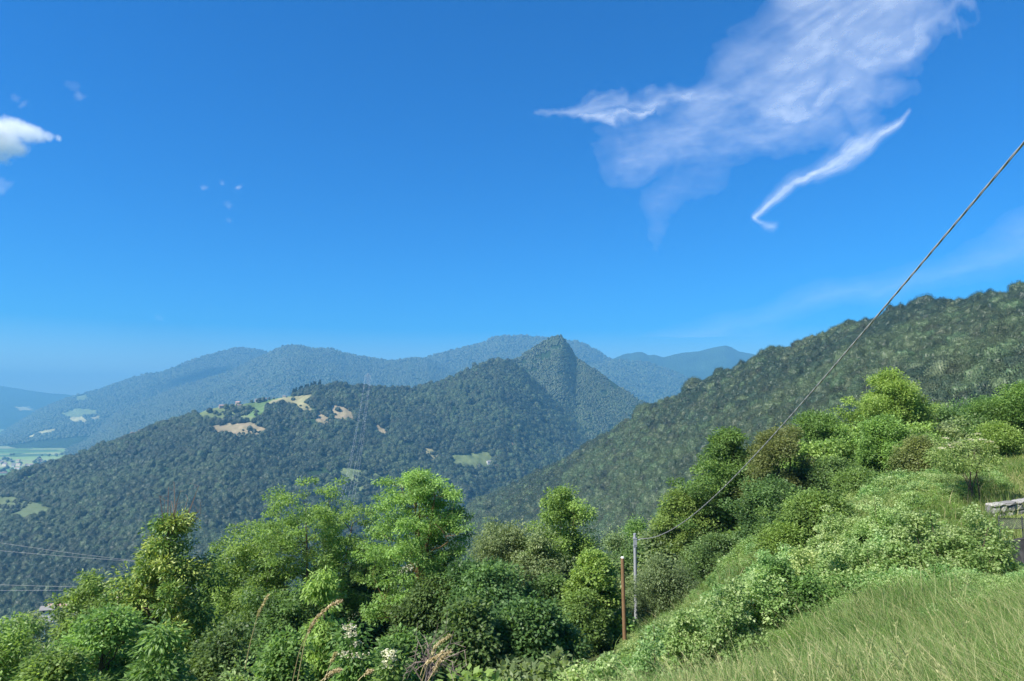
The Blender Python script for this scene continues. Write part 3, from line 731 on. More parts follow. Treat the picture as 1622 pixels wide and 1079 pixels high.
tree('locust_tree', 'low broad feathery tree with a crooked dark stem in the lower left corner', 165, 955, 17, 190, L_LOCUST, 'dome', .25, 190, 140, .36, .14, .055, .45, .55, .8, stems=1, girth=.10, gap=.06)
tree('locust_tree', 'low feathery treetop cut off by the left edge of the photo', 22, 962, 20, 190, L_LOCUST, 'dome', .2, 190, 140, .4, .15, .06, .45, .55, .8, stems=2, girth=.11, gap=.04)
tree('round_tree', 'pale bluish green treetop behind the low trees at the left edge', 150, 905, 52, 100, L_GREY, 'round', .2, 120, 120, .8, .25, .14, .3)
tree('round_tree', 'hazy green treetop between the left corner and the red roofs', 40, 965, 48, 120, L_GREY, 'round', .2, 120, 120, .8, .25, .14, .3)
tree('cherry_tree', 'bright fresh green drooping tree in the foreground below the two feathery trees', 512, 893, 15.5, 160, L_FRESH, 'cone', .10, 460, 62, .27, .14, .042, .9, .5, .7, stems=1, girth=.07, gap=-.1, limbs=16, lump=.55)
tree('leafy_shrub', 'dark leafy bush with long pointed leaves at the foot of the conical tree', 262, 985, 15, 120, L_MID, 'dome', .1, 110, 110, .34, .19, .06, .8, .6, .9, stems=3, girth=.05, cat='shrub')
# centre
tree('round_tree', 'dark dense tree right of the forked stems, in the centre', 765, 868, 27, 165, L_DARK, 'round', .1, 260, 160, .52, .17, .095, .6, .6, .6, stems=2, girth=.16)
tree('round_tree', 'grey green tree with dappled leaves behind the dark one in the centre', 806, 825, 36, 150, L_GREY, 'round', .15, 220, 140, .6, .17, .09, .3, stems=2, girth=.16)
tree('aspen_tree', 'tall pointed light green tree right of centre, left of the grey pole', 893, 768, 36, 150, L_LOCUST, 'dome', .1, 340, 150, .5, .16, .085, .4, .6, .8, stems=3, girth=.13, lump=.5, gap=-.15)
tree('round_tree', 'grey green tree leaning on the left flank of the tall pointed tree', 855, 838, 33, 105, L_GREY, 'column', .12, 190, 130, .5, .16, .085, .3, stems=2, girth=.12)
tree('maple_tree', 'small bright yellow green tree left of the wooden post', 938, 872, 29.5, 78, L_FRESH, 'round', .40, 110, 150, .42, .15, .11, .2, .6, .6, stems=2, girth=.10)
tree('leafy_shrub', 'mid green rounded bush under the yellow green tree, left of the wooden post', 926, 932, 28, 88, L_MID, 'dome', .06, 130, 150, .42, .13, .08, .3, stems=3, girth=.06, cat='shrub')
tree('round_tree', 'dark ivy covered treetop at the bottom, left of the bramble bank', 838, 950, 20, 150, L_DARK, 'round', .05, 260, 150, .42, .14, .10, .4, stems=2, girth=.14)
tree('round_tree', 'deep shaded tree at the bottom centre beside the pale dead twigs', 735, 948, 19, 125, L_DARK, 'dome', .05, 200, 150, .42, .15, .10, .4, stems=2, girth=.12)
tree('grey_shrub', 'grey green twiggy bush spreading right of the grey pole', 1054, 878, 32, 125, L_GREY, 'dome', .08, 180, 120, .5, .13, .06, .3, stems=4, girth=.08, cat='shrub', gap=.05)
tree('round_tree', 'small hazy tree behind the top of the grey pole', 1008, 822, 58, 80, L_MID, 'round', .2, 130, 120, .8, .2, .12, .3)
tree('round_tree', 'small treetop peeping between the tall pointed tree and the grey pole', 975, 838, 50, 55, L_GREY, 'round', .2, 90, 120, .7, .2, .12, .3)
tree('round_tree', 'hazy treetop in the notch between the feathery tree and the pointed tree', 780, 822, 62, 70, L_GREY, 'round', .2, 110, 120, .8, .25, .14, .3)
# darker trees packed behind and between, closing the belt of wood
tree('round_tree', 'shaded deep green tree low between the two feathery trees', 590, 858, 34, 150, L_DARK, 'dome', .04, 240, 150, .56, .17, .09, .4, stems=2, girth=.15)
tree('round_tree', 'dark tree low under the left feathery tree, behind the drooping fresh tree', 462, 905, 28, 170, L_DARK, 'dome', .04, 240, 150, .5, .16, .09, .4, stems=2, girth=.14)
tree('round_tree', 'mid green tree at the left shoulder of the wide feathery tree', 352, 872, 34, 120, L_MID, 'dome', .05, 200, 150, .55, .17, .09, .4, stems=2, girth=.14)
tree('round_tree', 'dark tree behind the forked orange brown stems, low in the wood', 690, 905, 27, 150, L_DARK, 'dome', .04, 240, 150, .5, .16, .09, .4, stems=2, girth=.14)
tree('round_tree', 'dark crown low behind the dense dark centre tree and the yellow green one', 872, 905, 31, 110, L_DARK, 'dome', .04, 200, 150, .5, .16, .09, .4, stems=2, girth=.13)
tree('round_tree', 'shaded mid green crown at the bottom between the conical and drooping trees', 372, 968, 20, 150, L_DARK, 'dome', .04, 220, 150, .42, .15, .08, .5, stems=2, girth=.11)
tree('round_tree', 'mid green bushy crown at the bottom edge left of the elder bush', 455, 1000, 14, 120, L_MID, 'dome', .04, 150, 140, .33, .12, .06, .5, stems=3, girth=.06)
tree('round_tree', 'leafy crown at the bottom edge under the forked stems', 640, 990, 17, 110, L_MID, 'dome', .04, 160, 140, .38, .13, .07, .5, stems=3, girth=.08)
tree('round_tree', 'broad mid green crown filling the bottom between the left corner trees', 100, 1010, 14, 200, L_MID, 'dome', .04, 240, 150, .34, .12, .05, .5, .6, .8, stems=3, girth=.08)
# right group
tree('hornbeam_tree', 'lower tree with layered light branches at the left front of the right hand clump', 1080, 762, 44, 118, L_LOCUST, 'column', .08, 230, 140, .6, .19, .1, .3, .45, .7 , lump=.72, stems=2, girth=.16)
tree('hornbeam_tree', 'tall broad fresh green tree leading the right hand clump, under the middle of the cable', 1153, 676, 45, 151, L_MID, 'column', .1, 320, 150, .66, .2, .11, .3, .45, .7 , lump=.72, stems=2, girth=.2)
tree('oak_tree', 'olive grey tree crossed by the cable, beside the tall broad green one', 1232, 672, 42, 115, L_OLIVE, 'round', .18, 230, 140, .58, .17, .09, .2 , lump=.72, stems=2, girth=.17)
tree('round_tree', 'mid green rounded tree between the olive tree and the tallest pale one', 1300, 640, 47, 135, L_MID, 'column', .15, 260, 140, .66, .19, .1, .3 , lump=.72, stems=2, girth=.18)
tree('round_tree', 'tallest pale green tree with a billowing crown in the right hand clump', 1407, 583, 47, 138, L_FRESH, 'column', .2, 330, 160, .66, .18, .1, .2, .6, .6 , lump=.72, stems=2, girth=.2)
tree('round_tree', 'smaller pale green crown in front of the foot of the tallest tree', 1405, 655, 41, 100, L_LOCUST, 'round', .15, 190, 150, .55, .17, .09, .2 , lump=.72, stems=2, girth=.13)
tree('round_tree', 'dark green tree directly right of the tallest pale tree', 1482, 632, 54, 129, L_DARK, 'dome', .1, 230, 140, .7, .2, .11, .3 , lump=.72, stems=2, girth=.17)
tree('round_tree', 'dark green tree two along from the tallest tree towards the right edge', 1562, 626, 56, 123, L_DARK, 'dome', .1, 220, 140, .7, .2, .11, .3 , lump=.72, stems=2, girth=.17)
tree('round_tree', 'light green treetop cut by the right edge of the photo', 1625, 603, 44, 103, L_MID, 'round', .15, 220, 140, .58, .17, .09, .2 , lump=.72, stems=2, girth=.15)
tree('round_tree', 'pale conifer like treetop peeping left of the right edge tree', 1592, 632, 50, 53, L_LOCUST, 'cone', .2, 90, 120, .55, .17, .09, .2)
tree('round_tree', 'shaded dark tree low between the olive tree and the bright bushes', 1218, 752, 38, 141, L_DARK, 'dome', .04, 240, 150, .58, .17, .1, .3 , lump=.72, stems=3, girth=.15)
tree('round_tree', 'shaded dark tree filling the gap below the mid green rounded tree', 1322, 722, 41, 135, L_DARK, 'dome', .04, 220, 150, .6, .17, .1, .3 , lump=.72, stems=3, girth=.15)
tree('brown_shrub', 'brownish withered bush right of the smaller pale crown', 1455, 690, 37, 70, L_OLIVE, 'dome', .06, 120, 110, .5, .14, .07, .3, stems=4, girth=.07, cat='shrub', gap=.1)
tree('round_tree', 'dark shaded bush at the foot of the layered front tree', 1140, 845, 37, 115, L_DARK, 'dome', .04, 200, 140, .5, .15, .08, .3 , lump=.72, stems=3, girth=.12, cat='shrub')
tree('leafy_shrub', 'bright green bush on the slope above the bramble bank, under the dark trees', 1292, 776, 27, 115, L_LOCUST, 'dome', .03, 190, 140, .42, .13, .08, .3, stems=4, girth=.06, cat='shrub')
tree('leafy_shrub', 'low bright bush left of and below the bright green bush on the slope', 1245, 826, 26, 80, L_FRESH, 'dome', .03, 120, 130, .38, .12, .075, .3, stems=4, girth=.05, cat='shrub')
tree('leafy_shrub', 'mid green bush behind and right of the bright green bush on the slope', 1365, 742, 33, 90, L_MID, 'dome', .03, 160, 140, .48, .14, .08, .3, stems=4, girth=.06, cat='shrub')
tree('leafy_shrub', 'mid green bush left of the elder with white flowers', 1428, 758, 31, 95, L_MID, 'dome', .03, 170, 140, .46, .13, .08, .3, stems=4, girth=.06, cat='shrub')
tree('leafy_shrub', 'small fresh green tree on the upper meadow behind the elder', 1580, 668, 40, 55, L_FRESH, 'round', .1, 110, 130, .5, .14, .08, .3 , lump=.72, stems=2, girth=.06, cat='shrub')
# small bushes marking the lower left verge
tree('leafy_shrub', 'pale leafy bush at the very bottom left of the drooping fresh tree', 385, 1052, 9.5, 110, L_HERB, 'dome', .02, 110, 120, .24, .08, .04, .3, stems=4, girth=.02, cat='shrub')

# elders with flat white flower heads
def elder(label, px, top, Y, wpx, seed, nfl, base=.3, nc=90):
    rt, C, H, rs = tree('elder_shrub', label, px, top, Y, wpx, L_HERB if base > .2 else L_MID, 'round', base, nc, 60, .30, .13, .05, .5, .6, .8, stems=6, girth=.045, cat='shrub', seed=seed, gap=.05)
    top_c = C[np.argsort(-(C[:, 2]+.6*rs.random(len(C))))[:nfl]]+np.array([0, -.12, .16])
    V, F, L = rosette(top_c, 60, .13, .035, .035, rs, np.full(len(top_c), .6), 0, .15, 1.5, .4)
    link('flower_heads', mesh_np('flower_heads', V, F, [L_BLOSSOM], {'lv': L}), rt)
elder('thin stemmed elder with flat white flower heads above the stone wall', 1528, 684, 25.6, 120, 901, 15, .42, 60)
elder('elder bush with white flower heads at the bottom, right of the drooping fresh tree', 560, 975, 12.5, 80, 902, 8, .1, 60)
elder('small elder with creamy flowers beside the pale dead twigs at the bottom', 618, 1018, 11.5, 40, 903, 4, .1, 36)

# ------------------------------------------------------------------ leafy mounds and saplings that make up the undergrowth
def mound_mesh(name, seed, mat, nc, nleaf, rc, ln, wd, tall=.9, spread=1.0, stalks=10, droop=.3):
    rs = np.random.default_rng(seed)
    a = rs.random(nc)*2*pi; q = np.sqrt(rs.random(nc))*spread
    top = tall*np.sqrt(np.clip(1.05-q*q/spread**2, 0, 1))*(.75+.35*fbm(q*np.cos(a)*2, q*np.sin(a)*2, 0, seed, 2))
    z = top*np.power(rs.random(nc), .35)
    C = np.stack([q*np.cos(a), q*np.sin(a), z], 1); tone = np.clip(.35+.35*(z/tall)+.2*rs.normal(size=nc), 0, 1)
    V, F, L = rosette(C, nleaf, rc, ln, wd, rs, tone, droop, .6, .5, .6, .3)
    g = Geo()
    for k in range(stalks):
        c = C[rs.integers(nc)]; g.tube([[c[0]*.3, c[1]*.3, -.15], [c[0]*.7, c[1]*.7, c[2]*.6], c], [.014, .009, .005], 3, cap=False)
    n = len(V); nf = len(F)
    V = np.vstack([V]+g.v); off = 0
    F = np.vstack([F]+[f+n for f in g.f]); L = np.r_[L, np.zeros(len(V)-n)]
    mi = np.r_[np.zeros(nf), np.ones(len(F)-nf)]
    return mesh_np(name, V, F, [mat, M_BARK], {'lv': L}, False, mi)
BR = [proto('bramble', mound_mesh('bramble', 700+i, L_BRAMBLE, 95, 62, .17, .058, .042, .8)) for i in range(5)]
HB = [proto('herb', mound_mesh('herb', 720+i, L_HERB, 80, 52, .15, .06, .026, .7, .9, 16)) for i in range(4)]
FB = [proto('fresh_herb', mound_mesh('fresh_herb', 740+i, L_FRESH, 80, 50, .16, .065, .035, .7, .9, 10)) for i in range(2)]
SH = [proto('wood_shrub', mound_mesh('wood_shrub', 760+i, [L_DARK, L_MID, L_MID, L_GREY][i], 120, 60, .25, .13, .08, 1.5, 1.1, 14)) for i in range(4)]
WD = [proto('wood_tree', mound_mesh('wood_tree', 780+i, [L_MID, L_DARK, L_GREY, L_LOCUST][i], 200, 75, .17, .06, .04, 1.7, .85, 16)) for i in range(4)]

def in_view(x, y, pad=.12):
    xd = x/np.maximum(y, .1); return (y > 0) & (xd > -.78-pad) & (xd < .78+pad)
rng = np.random.default_rng(11)
LINE = np.array([(700,1120),(810,1070),(860,1045),(930,1028),(985,1010),(1040,975),(1100,955),(1150,925),(1200,890),(1250,872),(1300,850),(1400,835),(1480,800),(1700,780)], float)
def under(P, hgt, lim=30):
    a, b = pix(P[:, 0], P[:, 1], P[:, 2]+hgt); return (b > np.interp(a, LINE[:, 0], LINE[:, 1])) | (P[:, 1] > lim) | (a < 700)
# brambles: a thick band beyond the grass, thinning up the slope
n = 9000; Y = rng.uniform(2.2, 44, n)**1.0; xd = rng.uniform(-.95, 1.0, n); X = xd*Y
e = grass_edge(xd); d = Y-e
z = h(X, Y)
band = (d > 0.15) & (d < 5.5)
patch = fbm(X*.22, Y*.22, 0, 33, 3)
keepb = band & (rng.random(n) < .9) & (xd > -.25) & ~((xd > .665) & (Y > 13.5))
Pb = np.stack([X, Y, z-.12], 1)[keepb]
hb = (.34+.42*sstep(.1, 1.6, d)+.55*np.clip(patch, -.4, 1))[keepb]
hb = np.clip(hb*np.interp(Pb[:, 1], [3, 9, 16], [.5, .85, 1.1]), .3, 1.6)
for _ in range(3): hb = np.where(under(Pb, hb*.85), hb, hb*.75)
ku = under(Pb, hb*.8); Pb = Pb[ku]; hb = hb[ku]
instancer('bramble_thicket', BR+HB[:1], Pb, np.clip(hb, .3, 1.6), rng, 'tangled bramble thicket banked between the grass and the slope', 'brambles', .15)
# herbs and young scrub on the open slope behind, over the upper bank, and at the left verge
n = 26000; Y = rng.uniform(4, 60, n); xd = rng.uniform(-.6, 1.0, n); X = xd*Y; e = grass_edge(xd); d = Y-e
slope = (d > 3.5) & (Y < 46) & (X > 1.5+.10*Y) & ~((xd > .66) & (Y > 13.5) & (Y < 27)) & ~((xd > .69) & (Y < 60))
kp = slope & (rng.random(n) < np.interp(xd, [0, .6, .7], [1, .9, .5]))
z = h(X, Y)
pt = fbm(X*.16, Y*.16, 2, 35, 3)
sc = np.clip(.48+.95*np.clip(pt, -.35, 1)+.16*rng.normal(size=n), .28, 1.35)
kf = kp & (fbm(X*.13, Y*.13, 6, 39, 2) > .18)
instancer('slope_herbs', HB+BR[:1], np.stack([X, Y, z-.1], 1)[kp & ~kf], sc[kp & ~kf], rng, 'pale green herbs and low scrub covering the slope behind the brambles', 'herbs', .15)
instancer('fresh_scrub', FB+BR[1:2], np.stack([X, Y, z-.1], 1)[kf], sc[kf]*1.1, rng, 'fresh green leafy scrub in patches on the open slope', 'scrub', .15)
# woodland floor shrubs left and below, then the wood further down the valley side
n = 5200; Y = rng.uniform(13, 75, n); xd = rng.uniform(-.95, 1.0, n); X = xd*Y
kw = (X < 1.5+.10*Y) | ((Y > 40) & (xd < .66) & (xd > .1))
kw &= Y > np.interp(xd, [-.9, -.1, .1], [13, 14, 17])
P_ = np.stack([X, Y, h(X, Y)-.2], 1)[kw]; P_ = P_[under(P_, 2.0, 29.5)]
instancer('woodland_undergrowth', SH, P_, rng.uniform(.8, 1.7, len(P_)), rng, 'dark leafy undergrowth filling the wood below the slope', 'undergrowth', .12)
n = 9000; Y = 48*np.power(700/48, rng.random(n)**.8); xd = rng.uniform(-1.1, .62, n); X = xd*Y
kw = ~((np.hypot((X+188)/42., (Y-284)/14.) < 1))
P_ = np.stack([X, Y, h(X, Y)-.4], 1)[kw]
a_, b_ = pix(P_[:, 0], P_[:, 1], P_[:, 2])
sc = rng.uniform(3.2, 5.6, len(P_))*np.interp(P_[:, 1], [48, 120, 700], [.75, 1.0, 1.3])
instancer('valley_wood', WD, P_, sc, rng, 'broadleaf wood dropping down the valley side at left', 'wood', .08)

LR = np.array([(1000,870),(1040,800),(1090,725),(1150,700),(1240,690),(1300,665),(1350,645),(1470,650),(1560,650),(1640,635)], float)
n = 1500; Y = rng.uniform(44, 95, n); xd = rng.uniform(.17, .84, n); X = xd*Y; z = h(X, Y); sc = rng.uniform(2.4, 4.6, n); P_ = np.stack([X, Y, z-.4], 1)
for _ in range(4): a_, b_ = pix(X, Y, z+sc*1.65); sc = np.where(b_ > np.interp(a_, LR[:, 0], LR[:, 1]), sc, sc*.82)
a_, b_ = pix(X, Y, z+sc*1.65); kk = (b_ > np.interp(a_, LR[:, 0], LR[:, 1])) & (sc > 1.0) & ~((xd > .70) & (Y < 55))
instancer('upper_wood', WD, P_[kk], sc[kk], rng, 'broadleaf wood standing behind the trees at right', 'wood', .08)

# bramble bushes big enough to tell apart
def bush(label, px, top, Y, wpx, mat, seed, rough=.4, depth=.8, nl=70, ln=.062, wd=.045, rc=.17, name='bramble_bush'):
    rs = np.random.default_rng(seed); xd_, dz_ = ray(px, top); x = float(xd_)*Y; zt = float(dz_)*Y; zb = h1(x, Y); H = max(.5, zt-zb); rx = wpx/2/FPX*Y
    nc = int(95*rx*max(H, .9)*1.2)
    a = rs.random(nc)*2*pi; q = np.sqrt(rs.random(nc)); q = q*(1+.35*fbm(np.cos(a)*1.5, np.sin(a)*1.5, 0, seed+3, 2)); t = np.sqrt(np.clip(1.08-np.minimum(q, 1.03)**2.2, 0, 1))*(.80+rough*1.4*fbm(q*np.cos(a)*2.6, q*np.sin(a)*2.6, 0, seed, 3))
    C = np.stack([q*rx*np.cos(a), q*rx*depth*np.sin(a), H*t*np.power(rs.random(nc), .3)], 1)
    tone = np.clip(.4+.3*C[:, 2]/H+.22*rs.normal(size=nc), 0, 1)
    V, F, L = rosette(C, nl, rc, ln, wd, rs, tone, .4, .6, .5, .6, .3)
    rt = tag(empty(name, (x, Y, zb-.05)), label, 'bush')
    link('foliage', mesh_np('foliage', V, F, [mat], {'lv': L}), rt)
    g = Geo()
    for k in range(30):
        c = C[rs.integers(nc)]; g.tube([[c[0]*.4, c[1]*.4, -.2], [c[0]*.8, c[1]*.8, c[2]*.6], c*1.03], [.02, .013, .006], 4, cap=False)
    link('stems', g.mesh('stems', [M_BARK]), rt)
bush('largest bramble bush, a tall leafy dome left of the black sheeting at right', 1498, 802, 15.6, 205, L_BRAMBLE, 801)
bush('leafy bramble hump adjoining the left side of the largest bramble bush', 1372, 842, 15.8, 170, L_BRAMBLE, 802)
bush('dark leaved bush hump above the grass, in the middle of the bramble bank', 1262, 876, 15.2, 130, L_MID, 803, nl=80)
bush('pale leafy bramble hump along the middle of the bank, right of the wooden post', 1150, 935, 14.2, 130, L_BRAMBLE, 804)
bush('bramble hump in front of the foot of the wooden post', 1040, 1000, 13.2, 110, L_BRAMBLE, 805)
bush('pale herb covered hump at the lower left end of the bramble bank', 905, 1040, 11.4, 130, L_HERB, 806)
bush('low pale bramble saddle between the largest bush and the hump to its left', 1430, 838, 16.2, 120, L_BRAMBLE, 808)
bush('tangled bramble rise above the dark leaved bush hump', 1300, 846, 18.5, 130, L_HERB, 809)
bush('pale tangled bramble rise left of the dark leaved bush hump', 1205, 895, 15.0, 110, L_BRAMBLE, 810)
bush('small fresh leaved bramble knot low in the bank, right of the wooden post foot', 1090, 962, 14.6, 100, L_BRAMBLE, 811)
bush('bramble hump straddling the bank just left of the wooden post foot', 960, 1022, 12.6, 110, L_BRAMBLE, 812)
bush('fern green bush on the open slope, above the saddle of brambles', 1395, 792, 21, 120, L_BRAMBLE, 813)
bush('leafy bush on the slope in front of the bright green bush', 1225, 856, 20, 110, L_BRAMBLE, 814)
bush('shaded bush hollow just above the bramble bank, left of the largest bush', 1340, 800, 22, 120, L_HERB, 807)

# ------------------------------------------------------------------ long grass
def blades(n, Y0, Y1, x0, x1, seed, hmin, hmax, wid, where, straw=.5, power=1.0, segs=3, lean=(-.28, .05), tufted=.74):
    rs = np.random.default_rng(seed)
    Y = Y0+(Y1-Y0)*rs.random(n)**power; xd_ = rs.uniform(x0, x1, n); X = xd_*Y
    k = where(X, Y, xd_); X, Y = X[k], Y[k]; n = len(X)
    tuft = fbm(X*.9, Y*.9, 0, seed+1, 3); dry = fbm(X*.30, Y*.30, 4, seed+2, 3)
    nt_ = max(1, n//55); ti = rs.integers(0, nt_, n); tc = rs.integers(0, n, nt_)      # blades stand in tufts
    ut = rs.random(n) < tufted; rt_ = .05+.012*Y
    TX, TY = X[tc][ti], Y[tc][ti]; X = np.where(ut, TX+rt_*rs.normal(size=n), X+.05*rs.normal(size=n)); Y = np.where(ut, TY+rt_*rs.normal(size=n), Y)
    th = rs.uniform(.45, 1.25, nt_)[ti]; ta = rs.uniform(0, 2*pi, nt_)[ti]; tm = rs.uniform(0, .6, nt_)[ti]; tone_t = rs.normal(0, .16, nt_)[ti]; tdry = (rs.random(nt_) < .13)[ti]
    H = (hmin+(hmax-hmin)*rs.random(n)**1.3)*(1+.5*tuft)*np.where(ut, th, .8)*(1-.6*sstep(.60, .68, X/Y)*sstep(9, 13, Y)*(Y < 16))
    swirl = fbm(X*.55, Y*.55, 9, seed+4, 2)*3.0
    dirx = lean[0]*.6+.2*np.cos(swirl*1.7)+np.where(ut, tm*np.cos(ta), 0)+.42*rs.normal(size=n); diry = lean[1]+.2*np.sin(swirl*1.7)+np.where(ut, tm*np.sin(ta), 0)+.42*rs.normal(size=n)
    base = np.stack([X, Y, h(X, Y)-.03], 1)
    D = np.stack([dirx, diry, np.zeros(n)], 1)
    side = unit(np.stack([rs.normal(size=n), rs.normal(size=n)*.4, np.zeros(n)], 1))
    w = wid*(.6+.8*rs.random(n)); Vs = []
    T = np.linspace(0, 1, segs+1)
    for t in T:
        p = base+D*(H*t**2*.85)[:, None]; p[:, 2] += H*(t-.28*t*t*np.minimum(1.2, np.hypot(dirx, diry)))
        ww = (w*(1-t*.93))[:, None]*side
        Vs += [p-ww, p+ww]
    V = np.stack(Vs, 1).reshape(-1, 3); k2 = 2*(segs+1)
    o = np.arange(n)[:, None]*k2
    F = np.concatenate([np.stack([o[:, 0]+2*i, o[:, 0]+2*i+1, o[:, 0]+2*i+3, o[:, 0]+2*i+2], 1) for i in range(segs)])
    isdry = rs.random(n) < np.clip(.08+straw*2.1*np.clip(dry-.02, -.1, 1)+.45*(tdry & ut)*(straw > .2), .02, .85)
    lv = np.where(isdry, .8+.2*rs.random(n), np.clip(.36+.17*rs.normal(size=n)+.25*tuft+np.where(ut, tone_t, -.1), 0, .64))
    L = (lv[:, None]*np.ones(k2)).reshape(-1)
    return V, F, L
def grass_region(X, Y, xd_): return (Y < grass_edge(xd_)+.35*fbm(X*1.5, Y*1.5, 0, 91, 2)) & (xd_ > np.interp(Y, [2, 8], [-.4, .02]))
parts = [blades(170000, 3.2, 9, -.15, .95, 61, .22, .62, .0045, grass_region, .55, .8), blades(190000, 8, 15.5, .0, .95, 62, .22, .62, .007, grass_region, .55, .8)]
def join(parts):
    V = []; F = []; L = []; o = 0
    for v, f, l in parts: V.append(v); F.append(f+o); L.append(l); o += len(v)
    return np.vstack(V), np.vstack(F), np.concatenate(L)
V, F, L = join(parts)
wi = rng.random((750, 2)); wy = 4.5+wi[:, 0]*10; wx = (.12+.75*wi[:, 1])*wy; kk = grass_region(wx, wy, wx/wy)
instancer('meadow_weeds', HB[:2]+BR[:1]+FB[:1], np.stack([wx, wy, h(wx, wy)-.05], 1)[kk], rng.uniform(.12, .5, kk.sum())*np.where(rng.random(kk.sum()) < .7, .6, 1), rng, 'low broad leaved weeds dotted through the long grass', 'weeds', .2)
# flowering culms rising over the blades
rs = np.random.default_rng(66); n = 1700; cy_ = rs.uniform(4, 15, n); cxd = rs.uniform(.02, .85, n); cx_ = cxd*cy_
kk = (cy_ < grass_edge(cxd)+.3) & ((cxd < .66) & (rs.random(n) < np.clip(.35+1.2*fbm(cx_*.35, cy_*.35, 0, 67, 3), .04, 1))); cx_, cy_ = cx_[kk], cy_[kk]; n = len(cx_)
b_ = np.stack([cx_, cy_, h(cx_, cy_)-.02], 1); Hc = rs.uniform(.4, .8, n); ln_ = np.stack([-.22+.22*rs.normal(size=n), .25*rs.normal(size=n)], 1)
gV, gF, gL = [], [], []; off = 0
for q in range(n):
    t = np.linspace(0, 1, 6)[:, None]; c_ = b_[q]+np.hstack([ln_[q]*Hc[q]*t**2, Hc[q]*(t-.12*t*t)]); wv = np.array([.0018+.00022*cy_[q], 0, 0])
    V_ = np.empty((12, 3)); V_[0::2] = c_-wv; V_[1::2] = c_+wv; gV.append(V_); gF.append(np.array([[2*i, 2*i+1, 2*i+3, 2*i+2] for i in range(5)])+off); gL.append(np.full(12, .75+.25*rs.random())); off += 12
    hp = c_[-1]-(c_[-1]-c_[-2])*rs.random((9, 1))*1.1; lv_, lf_, ll_ = leaf_geo(hp+rs.normal(size=(9, 3))*.004, unit((c_[-1]-c_[-2])[None])+rs.normal(size=(9, 3))*.35, rs.normal(size=(9, 3)), .03, .006+.0006*cy_[q], .8+.2*rs.random(9))
    gV.append(lv_); gF.append(lf_+off); gL.append(ll_); off += len(lv_)
tag(link('flowering_grass', mesh_np('flowering_grass', np.vstack(gV), np.vstack(gF), [L_GRASS], {'lv': np.concatenate(gL)})), 'pale flowering stems standing above the long grass', 'grass', kind='stuff')
tag(link('long_grass', mesh_np('long_grass', V, F, [L_GRASS], {'lv': L})), 'long windblown grass with straw coloured patches on the near bank', 'grass', kind='stuff')
# fuzz of grass on the upper meadow, the terrace lawn and between the scrub
def upper(X, Y, xd_): return (xd_ > .66) & (Y > 25)
def terrace(X, Y, xd_): return (xd_ > .67) & (Y > 14.2) & (Y < 25)
def slope_w(X, Y, xd_): return (Y > grass_edge(xd_)+1.5) & (X > 1.0+.12*Y) & (xd_ < .70) & (fbm(X*.2, Y*.2, 0, 44, 2) > -.15)
V, F, L = join([blades(26000, 14.5, 25, .67, 1.0, 68, .05, .13, .010, terrace, .05, .8, 2, tufted=.2), blades(90000, 25, 62, .66, 1.0, 63, .10, .34, .014, upper, .12, .8, 2), blades(90000, 12, 44, .03, .7, 64, .35, .85, .012, slope_w, .5, .8, 2)])
tag(link('meadow_grass', mesh_np('meadow_grass', V, F, [L_GRASS], {'lv': L})), 'shorter meadow grass on the slope and terraces above the brambles', 'grass', kind='stuff')

# dry stalks with seed heads standing against the trees at lower left
def stalk(label, pts, Y, head, thick=.003, hw=.006):
    rs = np.random.default_rng(int(pts[0][0]))
    q = np.array([P(a, b, Y) for a, b in pts]); t = np.linspace(0, 1, 26)
    s0 = np.linspace(0, 1, len(q)); c = np.stack([np.interp(t, s0, q[:, i]) for i in range(3)], 1)
    for _ in range(4): c[1:-1] = (c[:-2]+c[1:-1]*2+c[2:])/4
    b = c[0]; rt = tag(empty('grass_stalk', b), label, 'grass stalk', 'dry grass stalks at the lower left')
    g = Geo(); g.tube(c-b, np.linspace(thick, thick*.4, 26), 4); link('stem', g.mesh('stem', [L_STRAW], attrs=None), rt)
    hk = c[int(26*(1-head)):]-b; C = np.vstack([hk[:-1]+(hk[1:]-hk[:-1])*u for u in np.linspace(0, 1, 7)])
    C = C+rs.normal(size=C.shape)*hw*.5; dirs = np.tile(unit((hk[-1]-hk[0])[None]), (len(C)*5, 1))+rs.normal(size=(len(C)*5, 3))*.35
    pos = np.repeat(C, 5, 0)+rs.normal(size=(len(C)*5, 3))*hw*.35
    V, F, L = leaf_geo(pos, dirs, rs.normal(size=pos.shape), .017, .0045, rs.random(len(pos)))
    link('seed_head', mesh_np('seed_head', V, F, [L_STRAW], {'lv': L}), rt)
stalk('single straw stalk leftmost of all, seed head bent to the right', [(388, 1060), (396, 1020), (408, 975), (424, 944)], 4.2, .35)
stalk('tallest straw stalk with an arching seed head, before the drooping fresh tree', [(462, 1085), (474, 1030), (492, 990), (518, 962), (540, 953)], 3.9, .5)
stalk('thin straw stalk just left of and below the tallest arching one', [(470, 1085), (483, 1015), (490, 1000), (497, 985)], 4.3, .4)
stalk('leaning straw stalk among the green reeds, right of the tallest one', [(512, 1085), (520, 1060), (531, 1036)], 4.0, .3)
stalk('short straw stalk drooping to the right, under the white flowered elder', [(560, 1090), (570, 1075), (580, 1066), (587, 1064)], 3.8, .4)
stalk('stalk with a pale bent seed head, upper one of the three near the dead twigs', [(668, 1080), (676, 1055), (688, 1025), (712, 1008)], 4.0, .5)
stalk('thick seed head leaning right, lowest of the three near the dead twigs', [(676, 1082), (688, 1062), (698, 1045), (714, 1032)], 3.9, .7)
stalk('middle one of the three seed heads near the dead twigs', [(666, 1070), (672, 1052), (684, 1046), (700, 1034)], 4.1, .6)
stalk('nearly flat pinkish seed head at the bottom edge left of the elder', [(500, 1086), (512, 1076), (524, 1066), (538, 1062)], 3.8, .6)
